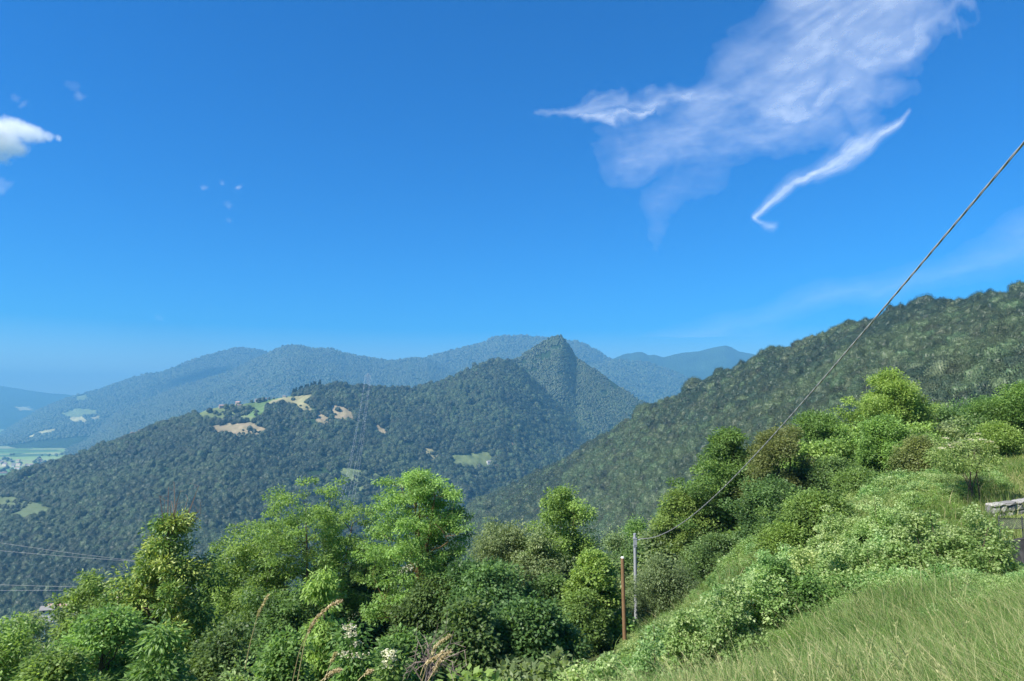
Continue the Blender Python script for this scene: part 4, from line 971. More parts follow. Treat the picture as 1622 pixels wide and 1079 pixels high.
# reeds and weeds of the verge below the camera
V, F, L = join([blades(2200, 3.6, 5.2, -.40, -.05, 65, .25, .62, .006, lambda X, Y, xd_: xd_ > -5, .3)])
tag(link('verge_grass', mesh_np('verge_grass', V, F, [L_GRASS], {'lv': L})), 'sparse green and straw blades along the bottom left verge', 'grass', kind='stuff')
# dead twigs
rs = np.random.default_rng(5); b = P(676, 1075, 9.5); b[2] = h1(b[0], 9.5); g = Geo()
tp = P(676, 1040, 9.5)-b; g.tube([np.zeros(3)-[0, 0, .2], tp], [.03, .018], 6)
for k in range(26):
    e = tp+np.array([rs.uniform(-.3, .55), rs.normal(0, .2), rs.uniform(-.25, .28)]); m_ = (tp+e)/2+rs.normal(size=3)*.05
    g.tube([tp*rs.uniform(.75, 1), m_, e], [.011, .007, .003], 4, cap=False)
    for q in range(3):
        s_ = m_+(e-m_)*rs.random(); g.tube([s_, s_+rs.normal(size=3)*.1+(e-m_)*.3], [.004, .002], 3, cap=False)
o = link('dead_shrub', g.mesh('dead_shrub', [M_DEAD]), loc=b); tag(o, 'bare pale dead twigs sticking out at the bottom centre', 'dead shrub')

# ------------------------------------------------------------------ poles and cable
M_WOOD = plain('tarred_wood', (.25, .15, .075), .9, 9, (.10, .06, .03), bump=.6)
M_STEEL = plain('galvanised', (.42, .44, .47), .55, 6, (.30, .32, .35), metal=.4)
M_CAP = plain('pale_cap', (.75, .73, .68), .7, 8, (.6, .58, .52))
M_BLACKC = plain('cable_sheath', (.22, .22, .22), .5, 10, (.32, .32, .32), spec=.5)
tp = P(986, 884, 26.5); bt = P(990, 1004, 26.5); zb = h1(bt[0], 26.5)
rt = tag(empty('wooden_post', (bt[0], 26.5, min(zb, bt[2]))), 'leaning brown wooden utility post with a pale cut top', 'post'); O = np.array(rt.location)
g = Geo(); g.tube([bt-O-[0, 0, 1.2], tp-O], [.078, .070], 14); link('shaft', g.mesh('shaft', [M_WOOD], True), rt)
g = Geo(); g.tube([tp-O+[0, 0, .002], tp-O+[0, 0, .05]], [.072, .05], 14); link('cap', g.mesh('cap', [M_CAP]), rt)
PT = P(1005.5, 845, 34)
zb = h1(PT[0], 34)
rt = tag(empty('metal_pole', (PT[0], 34, zb)), 'grey galvanised metal pole holding the end of the twisted cable', 'utility pole'); O = np.array(rt.location)
g = Geo(); g.tube([[0, 0, -1], PT-O], [.105, .072], 16); link('shaft', g.mesh('shaft', [M_STEEL], True), rt)
g = Geo(); g.box(-.08, -.105, -.55, .08, -.075, -.30); g.tube([[.09, 0, -.32], [.22, -.02, -.30], [.27, -.04, -.24]], [.02, .018, .02], 6)
g.box(-.088, -.088, -.62, .088, .088, -.56); g.box(-.088, -.088, -.27, .088, .088, -.21); g.v = [v+(PT-O) for v in g.v]
link('bracket', g.mesh('bracket', [M_STEEL]), rt)
# step pegs
for k in range(8):
    g = Geo(); g.tube([[.06, 0, 0], [.17, 0, 0]], .008, 4); q = link('step_peg', g.mesh('step_peg', [M_STEEL]), rt); q.location = (PT-O)-np.array([0, 0, .7+.22*k])
# twisted cable: vertical plane through pole and a support beyond the right edge
A0 = PT+np.array([.27, -.04, -.24]); cx, cyy = 5.35, 6.6
trace = [(1013,851),(1040,845),(1080,828),(1130,790),(1180,741),(1240,676),(1300,600),(1360,533),(1410,478),(1460,420),(1500,370),(1540,320),(1580,275),(1622,228)]
x1, y1 = float(ray(1622, 228)[0])*9.0, 9.0
d = np.array([x1-A0[0], y1-A0[1]]); S = []; Z = []
for px, py in trace:
    xd_, dz_ = ray(px, py); t_ = (float(xd_)*A0[1]-A0[0])/(d[0]-float(xd_)*d[1]); S.append(t_); Z.append(float(dz_)*(A0[1]+t_*d[1]))
S = np.array(S); Z = np.array(Z); w = 1/(A0[1]+S*d[1]); M_ = np.stack([S, S**2, S**3], 1)
c, *_ = np.linalg.lstsq(M_*w[:, None], (Z-A0[2])*w, rcond=None)
t = np.linspace(0, 1.18, 900); base = np.stack([A0[0]+t*d[0], A0[1]+t*d[1], A0[2]+c[0]*t+c[1]*t*t+c[2]*t**3], 1)
Ls = np.r_[0, np.cumsum(np.linalg.norm(np.diff(base, axis=0), axis=1))]
T = unit(np.gradient(base, axis=0)); Sd = unit(np.cross(T, [0, 0, 1.])); Up = np.cross(Sd, T)
root = tag(empty('twisted_cable', A0), 'twisted black overhead cable sweeping up from the grey pole to the right edge', 'cable')
for k in range(3):
    ph = Ls*2*pi/1.0+k*2*pi/3
    g = Geo(); g.tube(base-A0+.0092*(Sd*np.cos(ph)[:, None]+Up*np.sin(ph)[:, None]), .0092, 6); link('strand', g.mesh('strand', [M_BLACKC], True), root)

# thin overhead lines crossing the valley at lower left
M_WIRE = plain('bare_wire', (.45, .45, .46), .5, 4, (.4, .4, .4))
WL = [('upper line of the upper pair of pale wires at the left edge', [(-60, 851), (0, 860), (110, 876), (250, 893), (420, 905)]), ('lower line of the upper pair of pale wires at the left edge', [(-60, 866), (0, 872.5), (110, 882), (250, 892), (420, 903)]),
      ('upper line of the middle pair of pale wires at the left edge', [(-60, 924), (0, 926.5), (120, 930), (250, 931), (420, 930)]), ('lower line of the middle pair of pale wires at the left edge', [(-60, 935), (0, 935.5), (120, 935), (250, 934), (420, 932)]),
      ('upper line of the lowest pair of pale wires at the left edge', [(-60, 985), (0, 982), (60, 978), (130, 972), (260, 960)]), ('lower line of the lowest pair of pale wires at the left edge', [(-60, 990), (0, 986.5), (60, 982), (130, 976), (260, 962)])]
for lab, tr in WL:
    q = np.array([P(a, b, 150+.02*a) for a, b in tr]); t = np.linspace(0, 1, 30); s0 = np.linspace(0, 1, len(q))
    cc = np.stack([np.interp(t, s0, q[:, i]) for i in range(3)], 1)
    for _ in range(6): cc[1:-1] = (cc[:-2]+cc[1:-1]*2+cc[2:])/4
    g = Geo(); g.tube(cc-cc[0], .024, 5); tag(link('overhead_wire', g.mesh('overhead_wire', [M_WIRE]), loc=cc[0]), lab, 'wire', 'thin overhead wires at the lower left')

# lattice pylon on the ridge and its lines running down to the valley
def pylon(q, H, label):
    rt = tag(empty('lattice_pylon', q), label, 'pylon', 'lattice pylons of the high voltage line')
    g = Geo(); lv = np.linspace(0, 1, 11); w = lambda t: H*(.085*(1-t)+.016)
    for sx, sy in ((1, 1), (1, -1), (-1, -1), (-1, 1)): g.tube([[sx*w(t), sy*w(t), t*H] for t in lv], H*.004, 4)
    for a, b in zip(lv[:-1], lv[1:]):
        for s1, s2 in (((1, 1), (1, -1)), ((1, -1), (-1, -1)), ((-1, -1), (-1, 1)), ((-1, 1), (1, 1))):
            g.tube([[s1[0]*w(a), s1[1]*w(a), a*H], [s2[0]*w(b), s2[1]*w(b), b*H]], H*.0022, 3); g.tube([[s2[0]*w(a), s2[1]*w(a), a*H], [s1[0]*w(b), s1[1]*w(b), b*H]], H*.0022, 3)
    link('lattice_mast', g.mesh('lattice_mast', [M_STEEL]), rt)
    for zz, ww in ((.72, .16), (.82, .19), (.92, .14)):
        g = Geo()
        for s_ in (-1, 1): g.tube([[0, 0, zz*H+.03*H], [s_*ww*H, 0, zz*H]], H*.003, 4); g.tube([[0, 0, zz*H-.005*H], [s_*ww*H, 0, zz*H]], H*.003, 4)
        link('cross_arm', g.mesh('cross_arm', [M_STEEL]), rt)
    return rt
q1 = R_mid.at(581, 612); pylon(q1-np.array([0, 0, 2]), 42., 'faint lattice pylon on the crest of the middle hill')
q2 = R_mid.at(548, 800)
M_LINE = plain('distant_line', (.6, .62, .65), .5, 4, (.55, .57, .6))
for k, (zz, ww) in enumerate(((.72, -.16), (.72, .16), (.82, -.19), (.82, .19), (.92, -.14), (.92, .14))):
    a = q1+np.array([ww*42, 0, zz*42-2]); b = P([541, 556, 539, 560, 545, 551][k], [790, 796, 792, 800, 788, 792][k], 1180)
    t = np.linspace(0, 1, 24)[:, None]; cc = a+(b-a)*t; cc[:, 2] -= 20*np.sin(pi*t[:, 0])
    g = Geo(); g.tube(cc-a, .085, 4); tag(link('power_line', g.mesh('power_line', [M_LINE]), loc=a), 'pale power line running down the middle hill from the pylon', 'power line', 'high voltage lines down the middle hill')

# ------------------------------------------------------------------ stone wall, mesh fence, black sheeting
M_STONE = [plain("stone_"+n_, c_, .9, 7, tuple(x*.65 for x in c_), bump=.5) for n_, c_ in (('grey', (.33, .32, .31)), ('pale', (.43, .41, .38)), ('warm', (.38, .33, .27)), ('dark', (.22, .215, .21)))]
def wall_line(px0, py0, Y0, px1, py1, Y1): return P(px0, py0, Y0), P(px1, py1, Y1)
a, b = P(1566, 799, 24), P(1720, 776, 24.5)
bz = P(1566, 817, 24)[2]; Hh = a[2]-bz
rt = tag(empty('stone_wall', (a[0], a[1], bz)), 'low dry stone retaining wall of grey blocks at the right edge', 'wall')
dv = b-a; Lw = math.hypot(dv[0], dv[1]); ux = np.array([dv[0]/Lw, dv[1]/Lw, 0]); uy = np.array([-ux[1], ux[0], 0]); sl = dv[2]/Lw
rs = np.random.default_rng(77); G4 = [Geo() for _ in M_STONE]
def stone(g, s0, s1, z0, z1, dep):
    V, F = ICO2; V = V.copy(); V = np.sign(V)*np.abs(V)**.55
    V = V/np.abs(V).max(0)*(1+.07*rs.normal(size=(len(V), 1)))
    sc = np.array([(s1-s0)/2*.97, dep, (z1-z0)/2*.96]); Q = V*sc+np.array([(s0+s1)/2, rs.normal()*.02, (z0+z1)/2])
    zz = Q[:, 2:3]+Q[:, 0:1]*sl
    g.add(Q[:, 0:1]*ux+Q[:, 1:2]*uy+np.hstack([np.zeros((len(Q), 2)), zz]), F)
zc = -.15
while zc < Hh-.04:
    hh = min(rs.uniform(.12, .24), Hh-zc+.02); s_ = 0
    while s_ < Lw:
        l_ = rs.uniform(.14, .48); z1_ = zc+hh*rs.uniform(.9, 1.03)
        if l_ > .3 and rs.random() < .3: z1_ = zc+hh
        stone(G4[int(rs.choice(4, p=[.45, .25, .15, .15]))], s_, s_+l_, zc, z1_, .20); s_ += l_
    zc += hh
for k, g in enumerate(G4): pass
V = np.vstack([v for g in G4 for v in g.v]); F = []; o_ = 0; mi = []
for k, g in enumerate(G4): f = np.vstack(g.f); F.append(f+o_); o_ += g.n; mi.append(np.full(len(f), k))
link('stonework', mesh_np('stonework', V, np.vstack(F), M_STONE, None, False, np.concatenate(mi)), rt)
g = Geo(); g.box(-.02, -.10, -.2, Lw, .12, Hh*.94)
V = g.v[0]; V = V[:, 0:1]*ux+V[:, 1:2]*uy+np.hstack([np.zeros((8, 2)), V[:, 2:3]+V[:, 0:1]*sl]); g.v = [V]
link('core', g.mesh('core', [M_STONE[3]]), rt)
# wire mesh fence
M_FENCE = plain('dark_mesh', (.035, .045, .045), .6, 20, (.07, .08, .075))
a, b = P(1582, 821, 20.5), P(1730, 812, 20.5); bt = P(1582, 838, 20.5); H_ = a[2]-bt[2]; Lw = b[0]-a[0]
rt = tag(empty('mesh_fence', (a[0], a[1], bt[2])), 'low dark wire mesh fence just below the stone wall', 'fence')
g = Geo()
for k in np.arange(-H_, Lw, .055):
    x0_, x1_ = max(k, 0), min(k+H_, Lw)
    if x1_ > x0_:
        g.tube([[x0_, 0, (x0_-k)], [x1_, 0, (x1_-k)]], .008, 3, cap=False); g.tube([[x0_, .008, H_-(x0_-k)], [x1_, .008, H_-(x1_-k)]], .008, 3, cap=False)
link('wire_mesh', g.mesh('wire_mesh', [M_FENCE]), rt)
for k, xx in enumerate(np.linspace(.02, Lw, 5)):
    g = Geo(); g.tube([[0, .02, -.3], [0, .02, H_+.05]], .02, 6); q = link('fence_post', g.mesh('fence_post', [M_FENCE]), rt); q.location = (xx, .01, 0)
for zz in (.01, H_): g = Geo(); g.tube([[0, -.01, zz], [Lw, -.01, zz]], .008, 4); link('rail_wire', g.mesh('rail_wire', [M_FENCE]), rt)
# black sheeting slumped along the terrace edge
M_SHEET = plain('black_plastic', (.010, .011, .013), .6, 3, (.016, .017, .020), spec=.25)
a, b = P(1597, 850, 17), P(1760, 853, 15.6); bot = P(1597, 886, 17)[2]
nu_, nv_ = 90, 22; uu, vv = np.meshgrid(np.linspace(0, 1, nu_), np.linspace(0, 1, nv_), indexing='ij')
Xs = a[0]+(b[0]-a[0])*uu; Ys = a[1]+(b[1]-a[1])*uu-.38*vv**1.5+.05*fbm(uu*14, vv*3, 0, 6, 3); top_ = a[2]+(b[2]-a[2])*uu+.04*fbm(uu*9, 0*uu, 0, 8, 2)-.13*np.exp(-uu*14)
Zs = top_+(bot-.25-top_)*vv+.03*fbm(uu*10, vv*4, 2, 9, 3)
Vf = np.stack([Xs, Ys, Zs], -1).reshape(-1, 3); Vb = Vf+np.array([.0, .03, 0]); i = np.arange(nu_-1)[:, None]*nv_; j = np.arange(nv_-1)[None]
F = np.stack([i+j, i+nv_+j, i+nv_+j+1, i+j+1], -1).reshape(-1, 4); F2 = F[:, ::-1]+len(Vf)
top_e = np.arange(nu_-1)*nv_; F3 = np.stack([top_e, top_e+len(Vf), top_e+nv_+len(Vf), top_e+nv_], 1); le = np.arange(nv_-1); F4 = np.stack([le, le+1, le+1+len(Vf), le+len(Vf)], 1)
Vo = np.vstack([Vf, Vb]); oo = Vo[0].copy()
o = link('black_sheeting', mesh_np('black_sheeting', Vo-oo, np.vstack([F, F2, F3, F4]), [M_SHEET], None, True), loc=oo); tag(o, 'slumped black plastic sheeting at the right edge below the terrace lawn', 'plastic sheeting')

# ------------------------------------------------------------------ houses
M_PLAST = [plain('plaster_'+n_, c_, .9, 1.5, tuple(x*.85 for x in c_)) for n_, c_ in (('white', (.72, .70, .66)), ('cream', (.62, .55, .43)), ('pink', (.55, .40, .33)))]
M_TILE = [plain('roof_tile', (.36, .19, .14), .85, 2.5, (.24, .13, .10), bump=.3), plain('roof_pale_tile', (.45, .30, .25), .85, 2.5, (.33, .22, .18), bump=.3), plain('roof_grey', (.26, .25, .24), .85, 2.5, (.18, .175, .17))]
M_WIN = plain('window_dark', (.03, .035, .04), .2, 2, (.02, .02, .025), spec=.6); M_DOOR = plain('door_brown', (.13, .07, .04), .6, 4)
HOUSE_CACHE = {}
def house(q, w, d_, hh, rz, label, group=None, wall=0, roof=0, detail=True, name='house'):
    key = (round(w), round(d_), round(hh), wall, roof, detail)
    rt = tag(empty(name, q, rz), label, 'house', group)
    if key not in HOUSE_CACHE:
        w, d_, hh = (float(round(v)) for v in (w, d_, hh)); rh = d_*.22; L_ = []
        g = Geo(); g.box(-w/2, -d_/2, -3, w/2, d_/2, hh)
        g.add([[-w/2, -d_/2, hh], [-w/2, d_/2, hh], [-w/2, 0, hh+rh]], [[0, 2, 1, 1]]); g.add([[w/2, -d_/2, hh], [w/2, d_/2, hh], [w/2, 0, hh+rh]], [[0, 1, 2, 2]])
        L_.append(('wall', g.mesh('wall', [M_PLAST[wall]]), None))
        g = Geo(); o_ = .5; k = rh/(d_/2)
        for s_ in (-1, 1):
            y0, z0 = s_*(d_/2+o_), hh-o_*k; V = np.array([[x, y, z+dz] for dz in (.05, .25) for x, y, z in ((-w/2-o_, y0, z0), (w/2+o_, y0, z0), (w/2+o_, 0, hh+rh), (-w/2-o_, 0, hh+rh))])
            g.add(V, [[0, 1, 2, 3], [7, 6, 5, 4], [0, 4, 5, 1], [1, 5, 6, 2], [3, 2, 6, 7], [0, 3, 7, 4]])
        L_.append(('roof', g.mesh('roof', [M_TILE[roof]]), None))
        if detail:
            g = Geo(); g.box(w*.2, d_*.1, hh+.2, w*.2+.7, d_*.1+.7, hh+rh+.8); L_.append(('chimney', g.mesh('chimney', [M_PLAST[wall]]), 'roof'))
            nw = max(2, int(w/3.2))
            for fl in range(max(1, int(hh/2.8))):
                for i in range(nw):
                    x = -w/2+(i+.5)*w/nw
                    if fl == 0 and i == nw//2: 
                        g = Geo(); g.box(x-.5, -d_/2-.04, 0, x+.5, -d_/2+.02, 2.1); L_.append(('door', g.mesh('door', [M_DOOR]), None)); continue
                    g = Geo(); g.box(x-.5, -d_/2-.03, fl*2.8+.9, x+.5, -d_/2+.02, fl*2.8+2.2); L_.append(('window', g.mesh('window', [M_WIN]), None))
            for s_ in (-1, 1): g = Geo(); g.box(s_*w/2-.03, -.5, 1, s_*w/2+.03, .5, 2.2); L_.append(('window', g.mesh('window', [M_WIN]), None))
        HOUSE_CACHE[key] = L_
    done = {}
    for nm, me, par in HOUSE_CACHE[key]:
        o = link(nm, me, done.get(par, rt)); done[nm] = o if nm == 'roof' else done.get(nm, o)
    return rt
def on_mid(px, py, w, d_, hh, rz, label, **kw):
    q = R_mid.at(px, py); return house(q+np.array([0, 0, .3]), w, d_, hh, rz, label, **kw)
on_mid(349, 646, 12, 9, 6, .5, 'pale pink house at the left end of the hilltop hamlet', wall=2, roof=1)
on_mid(375, 638, 11, 8, 6, -.2, 'pinkish house in the middle of the hilltop hamlet', wall=2, roof=1)
on_mid(379, 645, 9, 7, 5, .2, 'small white fronted house below the middle of the hilltop hamlet', wall=0, roof=1)
on_mid(407, 634, 12, 8, 5, .1, 'white house with a round tree before it on the crest meadow', wall=0, roof=2)
on_mid(419, 632, 8, 7, 4, .1, 'low house right of the round tree on the crest meadow', wall=1, roof=1)
on_mid(450, 624, 8, 6, 3, .2, 'dark roofed barn on the skyline left of the spruces', wall=1, roof=2, name='barn')
on_mid(198, 695, 13, 9, 6, .5, 'pink house on the descending left ridge line', wall=2, roof=1)
on_mid(212, 687, 13, 9, 6, .3, 'white house in the little cluster on the left ridge line', wall=0, roof=1)
on_mid(222, 683, 11, 9, 6, .6, 'white house topmost in the cluster on the left ridge line', wall=0, roof=2)
on_mid(775, 734, 14, 9, 6, .3, 'white house in the wood below the green clearing', wall=0, roof=2)
on_mid(787, 739, 12, 8, 4, .2, 'low cream building beside the white house in the wood', wall=1, roof=1)
on_mid(344, 668, 7, 5, 3, .2, 'tiny shed between two round trees above the tan hay field', wall=0, roof=2, name='shed')
# farm group on the valley side at lower left
def at_pix(px, py, Y): q = P(px, py, Y); return q
house(at_pix(101, 969, 292), 11, 6, 2, .25, 'long farm building with a pink tiled roof at lower left', wall=0, roof=1)
house(at_pix(77, 972, 286), 5, 4, 2, .25, 'grey roofed white outbuilding left of the pink roofed farm', wall=0, roof=2)
house(at_pix(184, 960, 288), 8, 6, 4, .5, 'terracotta roofed house half hidden behind the small feathery tree', wall=1, roof=1)
house(at_pix(212, 976, 262), 6, 5, 2, .35, 'pink roof showing left of the conical tree trunk', wall=1, roof=1)
house(at_pix(225, 956, 285), 6, 5, 2, .35, 'small roof peeping through the conical tree crown', wall=1, roof=1)
# little town on the valley floor
rs = np.random.default_rng(9)
for k in range(42):
    px = rs.uniform(-30, 72); Yt = rs.uniform(2500, 3350); q = P(px, 740, Yt); q[2] = FLOOR
    w_ = rs.choice([10, 14, 22]); house(q, w_, 9, rs.choice([6, 8]), rs.uniform(-.6, .6), 'small pale house in the distant valley village', 'village houses on the valley floor', int(rs.integers(0, 2)), int(rs.integers(0, 3)), False, 'village_house')
n = 700; P_ = np.stack([rng.uniform(-2700, -1300, n), rng.uniform(1900, 3600, n), np.full(n, FLOOR)], 1); kk = fbm(P_[:, 0]*.008, P_[:, 1]*.008, 0, 12, 2) > .05
instancer('valley_trees', [proto('crown', m) for m in LOWS], P_[kk], rng.uniform(5, 10, kk.sum()), rng, 'dark tree clumps between the fields of the distant valley', 'trees')
M_SHED = plain('white_roof', (.8, .8, .8), .6, 1, (.7, .7, .7))
for k, px in enumerate((-4, 3)):
    g = Geo(); g.box(-55, -20, 0, 55, 20, 11); g.box(-56, -21, 11, 56, 21, 12.2)
    q = P(px, 681, 8800); q[2] = FLOOR; tag(link('warehouse', g.mesh('warehouse', [M_SHED]), loc=q), ['large white roofed shed far down the valley at the left edge', 'second white shed far down the valley beside the first'][k], 'warehouse')

# ------------------------------------------------------------------ clouds
def cloud_mat(name, col=(.95, .98, .95), tr=.62):
    m, nt, out = new_mat(name)
    at = N(nt, 'ShaderNodeAttribute', attribute_name='dens'); geo = N(nt, 'ShaderNodeNewGeometry')
    f = noise(nt, .0016, 6, .6, geo.outputs['Position'])
    r_ = ramp(nt, f, [(.30, (.8,)*3), (.70, (1.2,)*3)])
    mu = N(nt, 'ShaderNodeMath', operation='MULTIPLY'); mu.use_clamp = True; nt.links.new(at.outputs['Fac'], mu.inputs[0]); nt.links.new(r_.outputs[0], mu.inputs[1])
    d1 = N(nt, 'ShaderNodeBsdfDiffuse'); d1.inputs[0].default_value = (*col, 1); t1 = N(nt, 'ShaderNodeBsdfTranslucent'); t1.inputs[0].default_value = (*col, 1)
    a = N(nt, 'ShaderNodeMixShader'); a.inputs[0].default_value = tr; nt.links.new(d1.outputs[0], a.inputs[1]); nt.links.new(t1.outputs[0], a.inputs[2])
    tp_ = N(nt, 'ShaderNodeBsdfTransparent'); b = N(nt, 'ShaderNodeMixShader'); nt.links.new(mu.outputs[0], b.inputs[0]); nt.links.new(tp_.outputs[0], b.inputs[1]); nt.links.new(a.outputs[0], b.inputs[2])
    nt.links.new(b.outputs[0], out.inputs[0]); return m
M_CIRRUS = cloud_mat('cirrus_ice')
def seg(px, py, pts):
    """distance to a polyline with a width and strength at every vertex -> soft density"""
    best = np.zeros(px.shape)
    for (x0, y0, w0, s0), (x1_, y1_, w1, s1) in zip(pts[:-1], pts[1:]):
        dx, dy = x1_-x0, y1_-y0; t = np.clip(((px-x0)*dx+(py-y0)*dy)/(dx*dx+dy*dy), 0, 1)
        dd = np.hypot(px-x0-t*dx, py-y0-t*dy)/(w0+(w1-w0)*t); best = np.maximum(best, (s0+(s1-s0)*t)*np.exp(-1.7*dd**1.5))
    return best
def cirrus(name, label, bounds, dens_fn, Z, step=2.6, group=None, mat=None):
    x0, y0, x1_, y1_ = bounds; gx = np.arange(x0, x1_, step); gy = np.arange(y0, y1_, step); A, B = np.meshgrid(gx, gy)
    D = dens_fn(A, B); a, b = ray(A, B); Yc = Z/b; X = a*Yc
    V = np.stack([X, Yc, Z+0*X+120*fbm(X/3000, Yc/3000, 0, 3, 3)], -1).reshape(-1, 3); nx = len(gx)
    i = np.arange(len(gy)-1)[:, None]*nx; j = np.arange(nx-1)[None]; F = np.stack([i+j, i+j+1, i+nx+j+1, i+nx+j], -1).reshape(-1, 4)
    Df = D.reshape(-1); F = F[(Df[F].max(1) > .02)]; u, inv = np.unique(F, return_inverse=True); V = V[u]; F = inv.reshape(F.shape)
    o0 = V.mean(0); dd = np.clip(Df[u], 0, 1)
    o = link(name, mesh_np(name, V-o0, F, [mat or M_CIRRUS], {'dens': dd}, True), loc=o0); tag(o, label, 'cloud', group); return o
def warp(px, py, s, a=16, f=.012): return px+a*fbm(px*f, py*f, 0, s, 4), py+a*fbm(px*f, py*f, 0, s+40, 4)
def streak(px, py, ang, s, fl=.008, fw=.05):
    c_, n_ = cos(radians(ang)), sin(radians(ang)); u_, v_ = px*c_+py*n_, -px*n_+py*c_; return .5+.5*fbm(u_*fl, v_*fw, 0, s, 5, .6)
def fan(px, py):
    px0, py0 = px, py; px, py = warp(px, py, 3, 40); px, py = warp(px, py, 7, 14, .04)
    d = seg(px, py, [(1480, -30, 60, .55), (1330, 40, 110, .55), (1230, 130, 100, .5), (1120, 190, 60, .4)])
    d = np.maximum(d, seg(px, py, [(1300, -60, 110, .55), (1320, 60, 90, .5), (1380, 180, 60, .30)]))
    d = np.maximum(d, seg(px, py, [(1550, 10, 16, .25), (1440, 40, 30, .45), (1360, 90, 60, .45)]))
    d = np.maximum(d, seg(px, py, [(845, 187, 10, .18), (925, 178, 20, .4), (1020, 168, 22, .55), (1150, 160, 34, .5), (1290, 165, 40, .5), (1430, 130, 40, .3)]))
    d = np.maximum(d, seg(px, py, [(930, 184, 12, .5), (975, 190, 15, .9), (1010, 186, 13, .7), (1080, 163, 12, .3)]))
    d = np.maximum(d, .33*seg(px, py, [(980, 240, 45, .9), (1150, 220, 60, 1), (1320, 190, 60, 1)]))
    d = np.maximum(d, .13*seg(px, py, [(1030, 390, 22, .7), (1060, 310, 60, 1), (1180, 250, 60, 1)]))
    qx, qy = warp(px0, py0, 50, 14, .01); rr = np.hypot(qx-640, qy-300); th = np.arctan2(qy-300, qx-640)
    k1 = .5+.5*fbm(rr*.0055, th*26, 0, 5, 6, .62); k2 = streak(qx, qy, -38, 9, .006, .05)
    left = 1-sstep(1050, 1330, px0)
    k = k1*(.35+.45*left)+k2*(.65-.45*left); blot = .5+.5*fbm(qx*.012, qy*.012, 0, 71, 4)
    return np.clip(d*np.clip(.10+1.15*k+.7*(blot-.4), 0, 1.7)-.04, 0, 1)*.74
cirrus('cirrus_cloud', 'broad wispy fan of thin white cirrus spreading over the upper right sky', (800, -130, 1640, 450), fan, 8200, 1.7)
def hook(px, py):
    px, py = warp(px, py, 13, 9, .02)
    d = seg(px, py, [(1444, 176, 4, .3), (1420, 200, 8, .6), (1385, 220, 12, .7), (1345, 238, 22, .62), (1300, 270, 18, .6), (1255, 290, 12, .6), (1225, 318, 9, .7), (1196, 338, 5, .7)])
    d = np.maximum(d, seg(px, py, [(1196, 338, 5, .7), (1207, 348, 5, .5), (1222, 358, 9, .3)])); return np.clip(d*(-.1+1.45*streak(px, py, -38, 15, .012, .11))-.02, 0, 1)
cirrus('cirrus_cloud', 'hooked white cirrus streak below the big fan of cloud', (1170, 150, 1470, 380), hook, 8000, 1.8)
def veil(px, py):
    px, py = warp(px, py, 23, 20, .01)
    return .15*seg(px, py, [(960, 560, 14, .5), (1180, 520, 22, .8), (1330, 470, 20, .8), (1500, 430, 30, .7), (1700, 330, 60, .9)])*(.3+1.3*streak(px, py, -20, 25))
cirrus('cirrus_cloud', 'faint cirrus veil low in the sky above the forested hill', (940, 300, 1660, 535), veil, 8400, 3)
def wisp(pts):
    def fn(px, py):
        px, py = warp(px, py, 33, 11, .035); d = 0
        for x, y, w_, s_ in pts: d = np.maximum(d, s_*np.exp(-((px-x)**2+(py-y)**2*1.6)/w_**2))
        return .38*d*(.4+1.2*(.5+.5*fbm(px*.12, py*.12, 0, 8, 3)))
    return fn
for lab, pts in (('thin scrap of cloud up and right of the puffy cloud at the left edge', [(122, 152, 9, .22), (112, 136, 14, .10)]), ('thin curl of cloud just above the puffy cloud at the left edge', [(25, 157, 8, .2), (38, 168, 6, .2)]),
        ('short flat wisp of cloud below the puffy cloud at the left edge', [(4, 297, 8, .28), (14, 296, 6, .25)]), ('tiny white fleck of cloud, left one of the pair in the blue at left', [(327, 294, 5, .3)]),
        ('tiny white flecks of cloud, right ones in the blue at left', [(373, 292, 5, .35), (354, 283, 4, .2)]), ('faint double fleck of cloud below the pair of flecks', [(358, 323, 5, .22), (362, 350, 6, .15)]), ('single faint fleck of cloud low over the left mountains', [(250, 503, 6, .15)])):
    xs = [p[0] for p in pts]; ys = [p[1] for p in pts]
    cirrus('cloud_wisp', lab, (min(xs)-35, min(ys)-35, max(xs)+35, max(ys)+35), wisp(pts), 7000, 1.4, 'tiny scraps of cloud in the upper left sky')
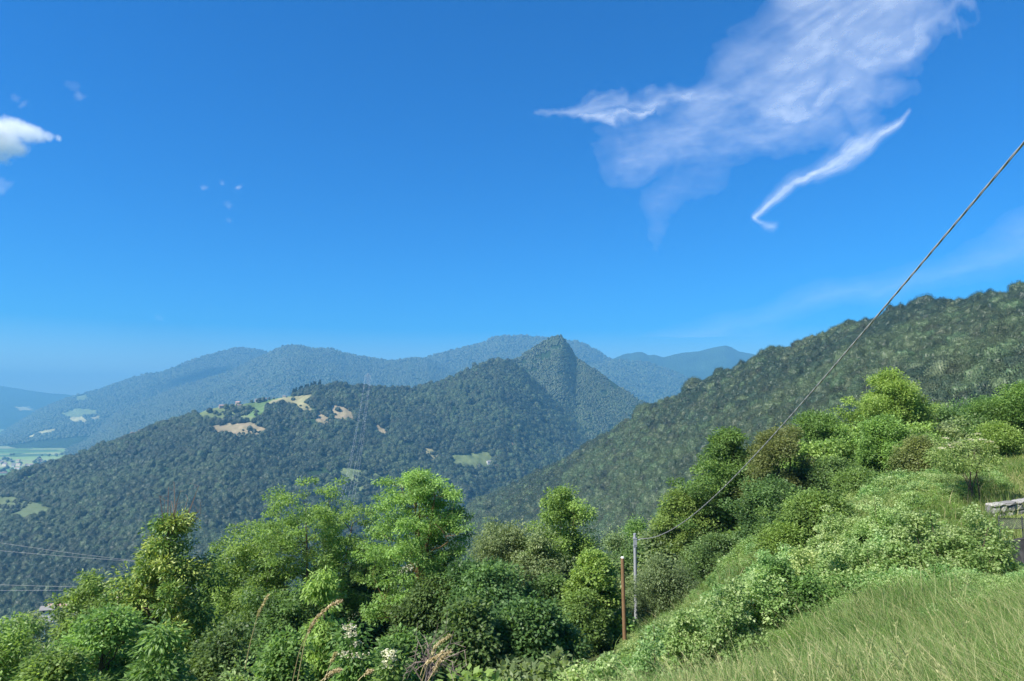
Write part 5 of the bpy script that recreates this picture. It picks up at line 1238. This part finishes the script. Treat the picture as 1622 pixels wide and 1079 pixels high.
# small cumulus at the left edge: a real puff of vapour
def puffs(seed):
    rs = np.random.default_rng(seed); V_, F_ = ICO3; out = []
    C = P(-22, 217, 5200)
    g = Geo()
    for px, py, r_ in ((-70, 214, 52), (-38, 215, 46), (-10, 220, 36), (14, 226, 25), (20, 205, 24), (44, 212, 21), (62, 214, 17), (78, 217, 12), (92, 218, 8), (28, 235, 15)):
        c_ = P(px, py, 5200+rs.uniform(-60, 60))-C; R_ = r_/FPX*5200*1.7
        g.add(V_*R_*np.array([1, 1, .85])+c_, F_)
    return g, C
g, C = puffs(4)
m, nt, out = new_mat('cloud_vapour')
vol = N(nt, 'ShaderNodeVolumePrincipled'); vol.inputs['Color'].default_value = (1, 1, 1, 1); vol.inputs['Anisotropy'].default_value = 0.0
geo = N(nt, 'ShaderNodeTexCoord'); f = noise(nt, .0085, 6, .68, geo.outputs['Object'])
# density falls towards the hull of every puff
acc = None
for px, py, r_ in ((-70, 214, 52), (-38, 215, 46), (-10, 220, 36), (14, 226, 25), (20, 205, 22), (44, 212, 17), (62, 214, 13), (78, 217, 9), (92, 218, 6), (28, 235, 14)):
    c_ = P(px, py, 5200)-C; R_ = r_/FPX*5200*1.6
    dn = N(nt, 'ShaderNodeVectorMath', operation='DISTANCE'); dn.inputs[1].default_value = tuple(c_); nt.links.new(geo.outputs['Object'], dn.inputs[0])
    mr = N(nt, 'ShaderNodeMapRange'); mr.inputs[1].default_value = R_; mr.inputs[2].default_value = R_*.15; nt.links.new(dn.outputs['Value'], mr.inputs[0])
    if acc is None: acc = mr.outputs[0]
    else: mx = N(nt, 'ShaderNodeMath', operation='MAXIMUM'); nt.links.new(acc, mx.inputs[0]); nt.links.new(mr.outputs[0], mx.inputs[1]); acc = mx.outputs[0]
s1 = N(nt, 'ShaderNodeMath', operation='ADD'); nt.links.new(acc, s1.inputs[0])
f3 = N(nt, 'ShaderNodeMath', operation='MULTIPLY'); f3.inputs[1].default_value = 1.7; nt.links.new(f, f3.inputs[0]); nt.links.new(f3.outputs[0], s1.inputs[1])
mr = N(nt, 'ShaderNodeMapRange'); mr.inputs[1].default_value = 1.22; mr.inputs[2].default_value = 1.75; mr.inputs[4].default_value = .013; nt.links.new(s1.outputs[0], mr.inputs[0])
nt.links.new(mr.outputs[0], vol.inputs['Density']); nt.links.new(vol.outputs[0], out.inputs['Volume'])
bm = bmesh.new(); me = g.mesh('cumulus_cloud', [m]); 
o = link('cumulus_cloud', me, loc=C); tag(o, 'small bright puffy cloud cut by the left edge of the photo', 'cloud')
rm = o.modifiers.new('remesh', 'REMESH'); rm.mode = 'VOXEL'; rm.voxel_size = 14
cy.volume_step_rate = 1.0; cy.volume_max_steps = 128
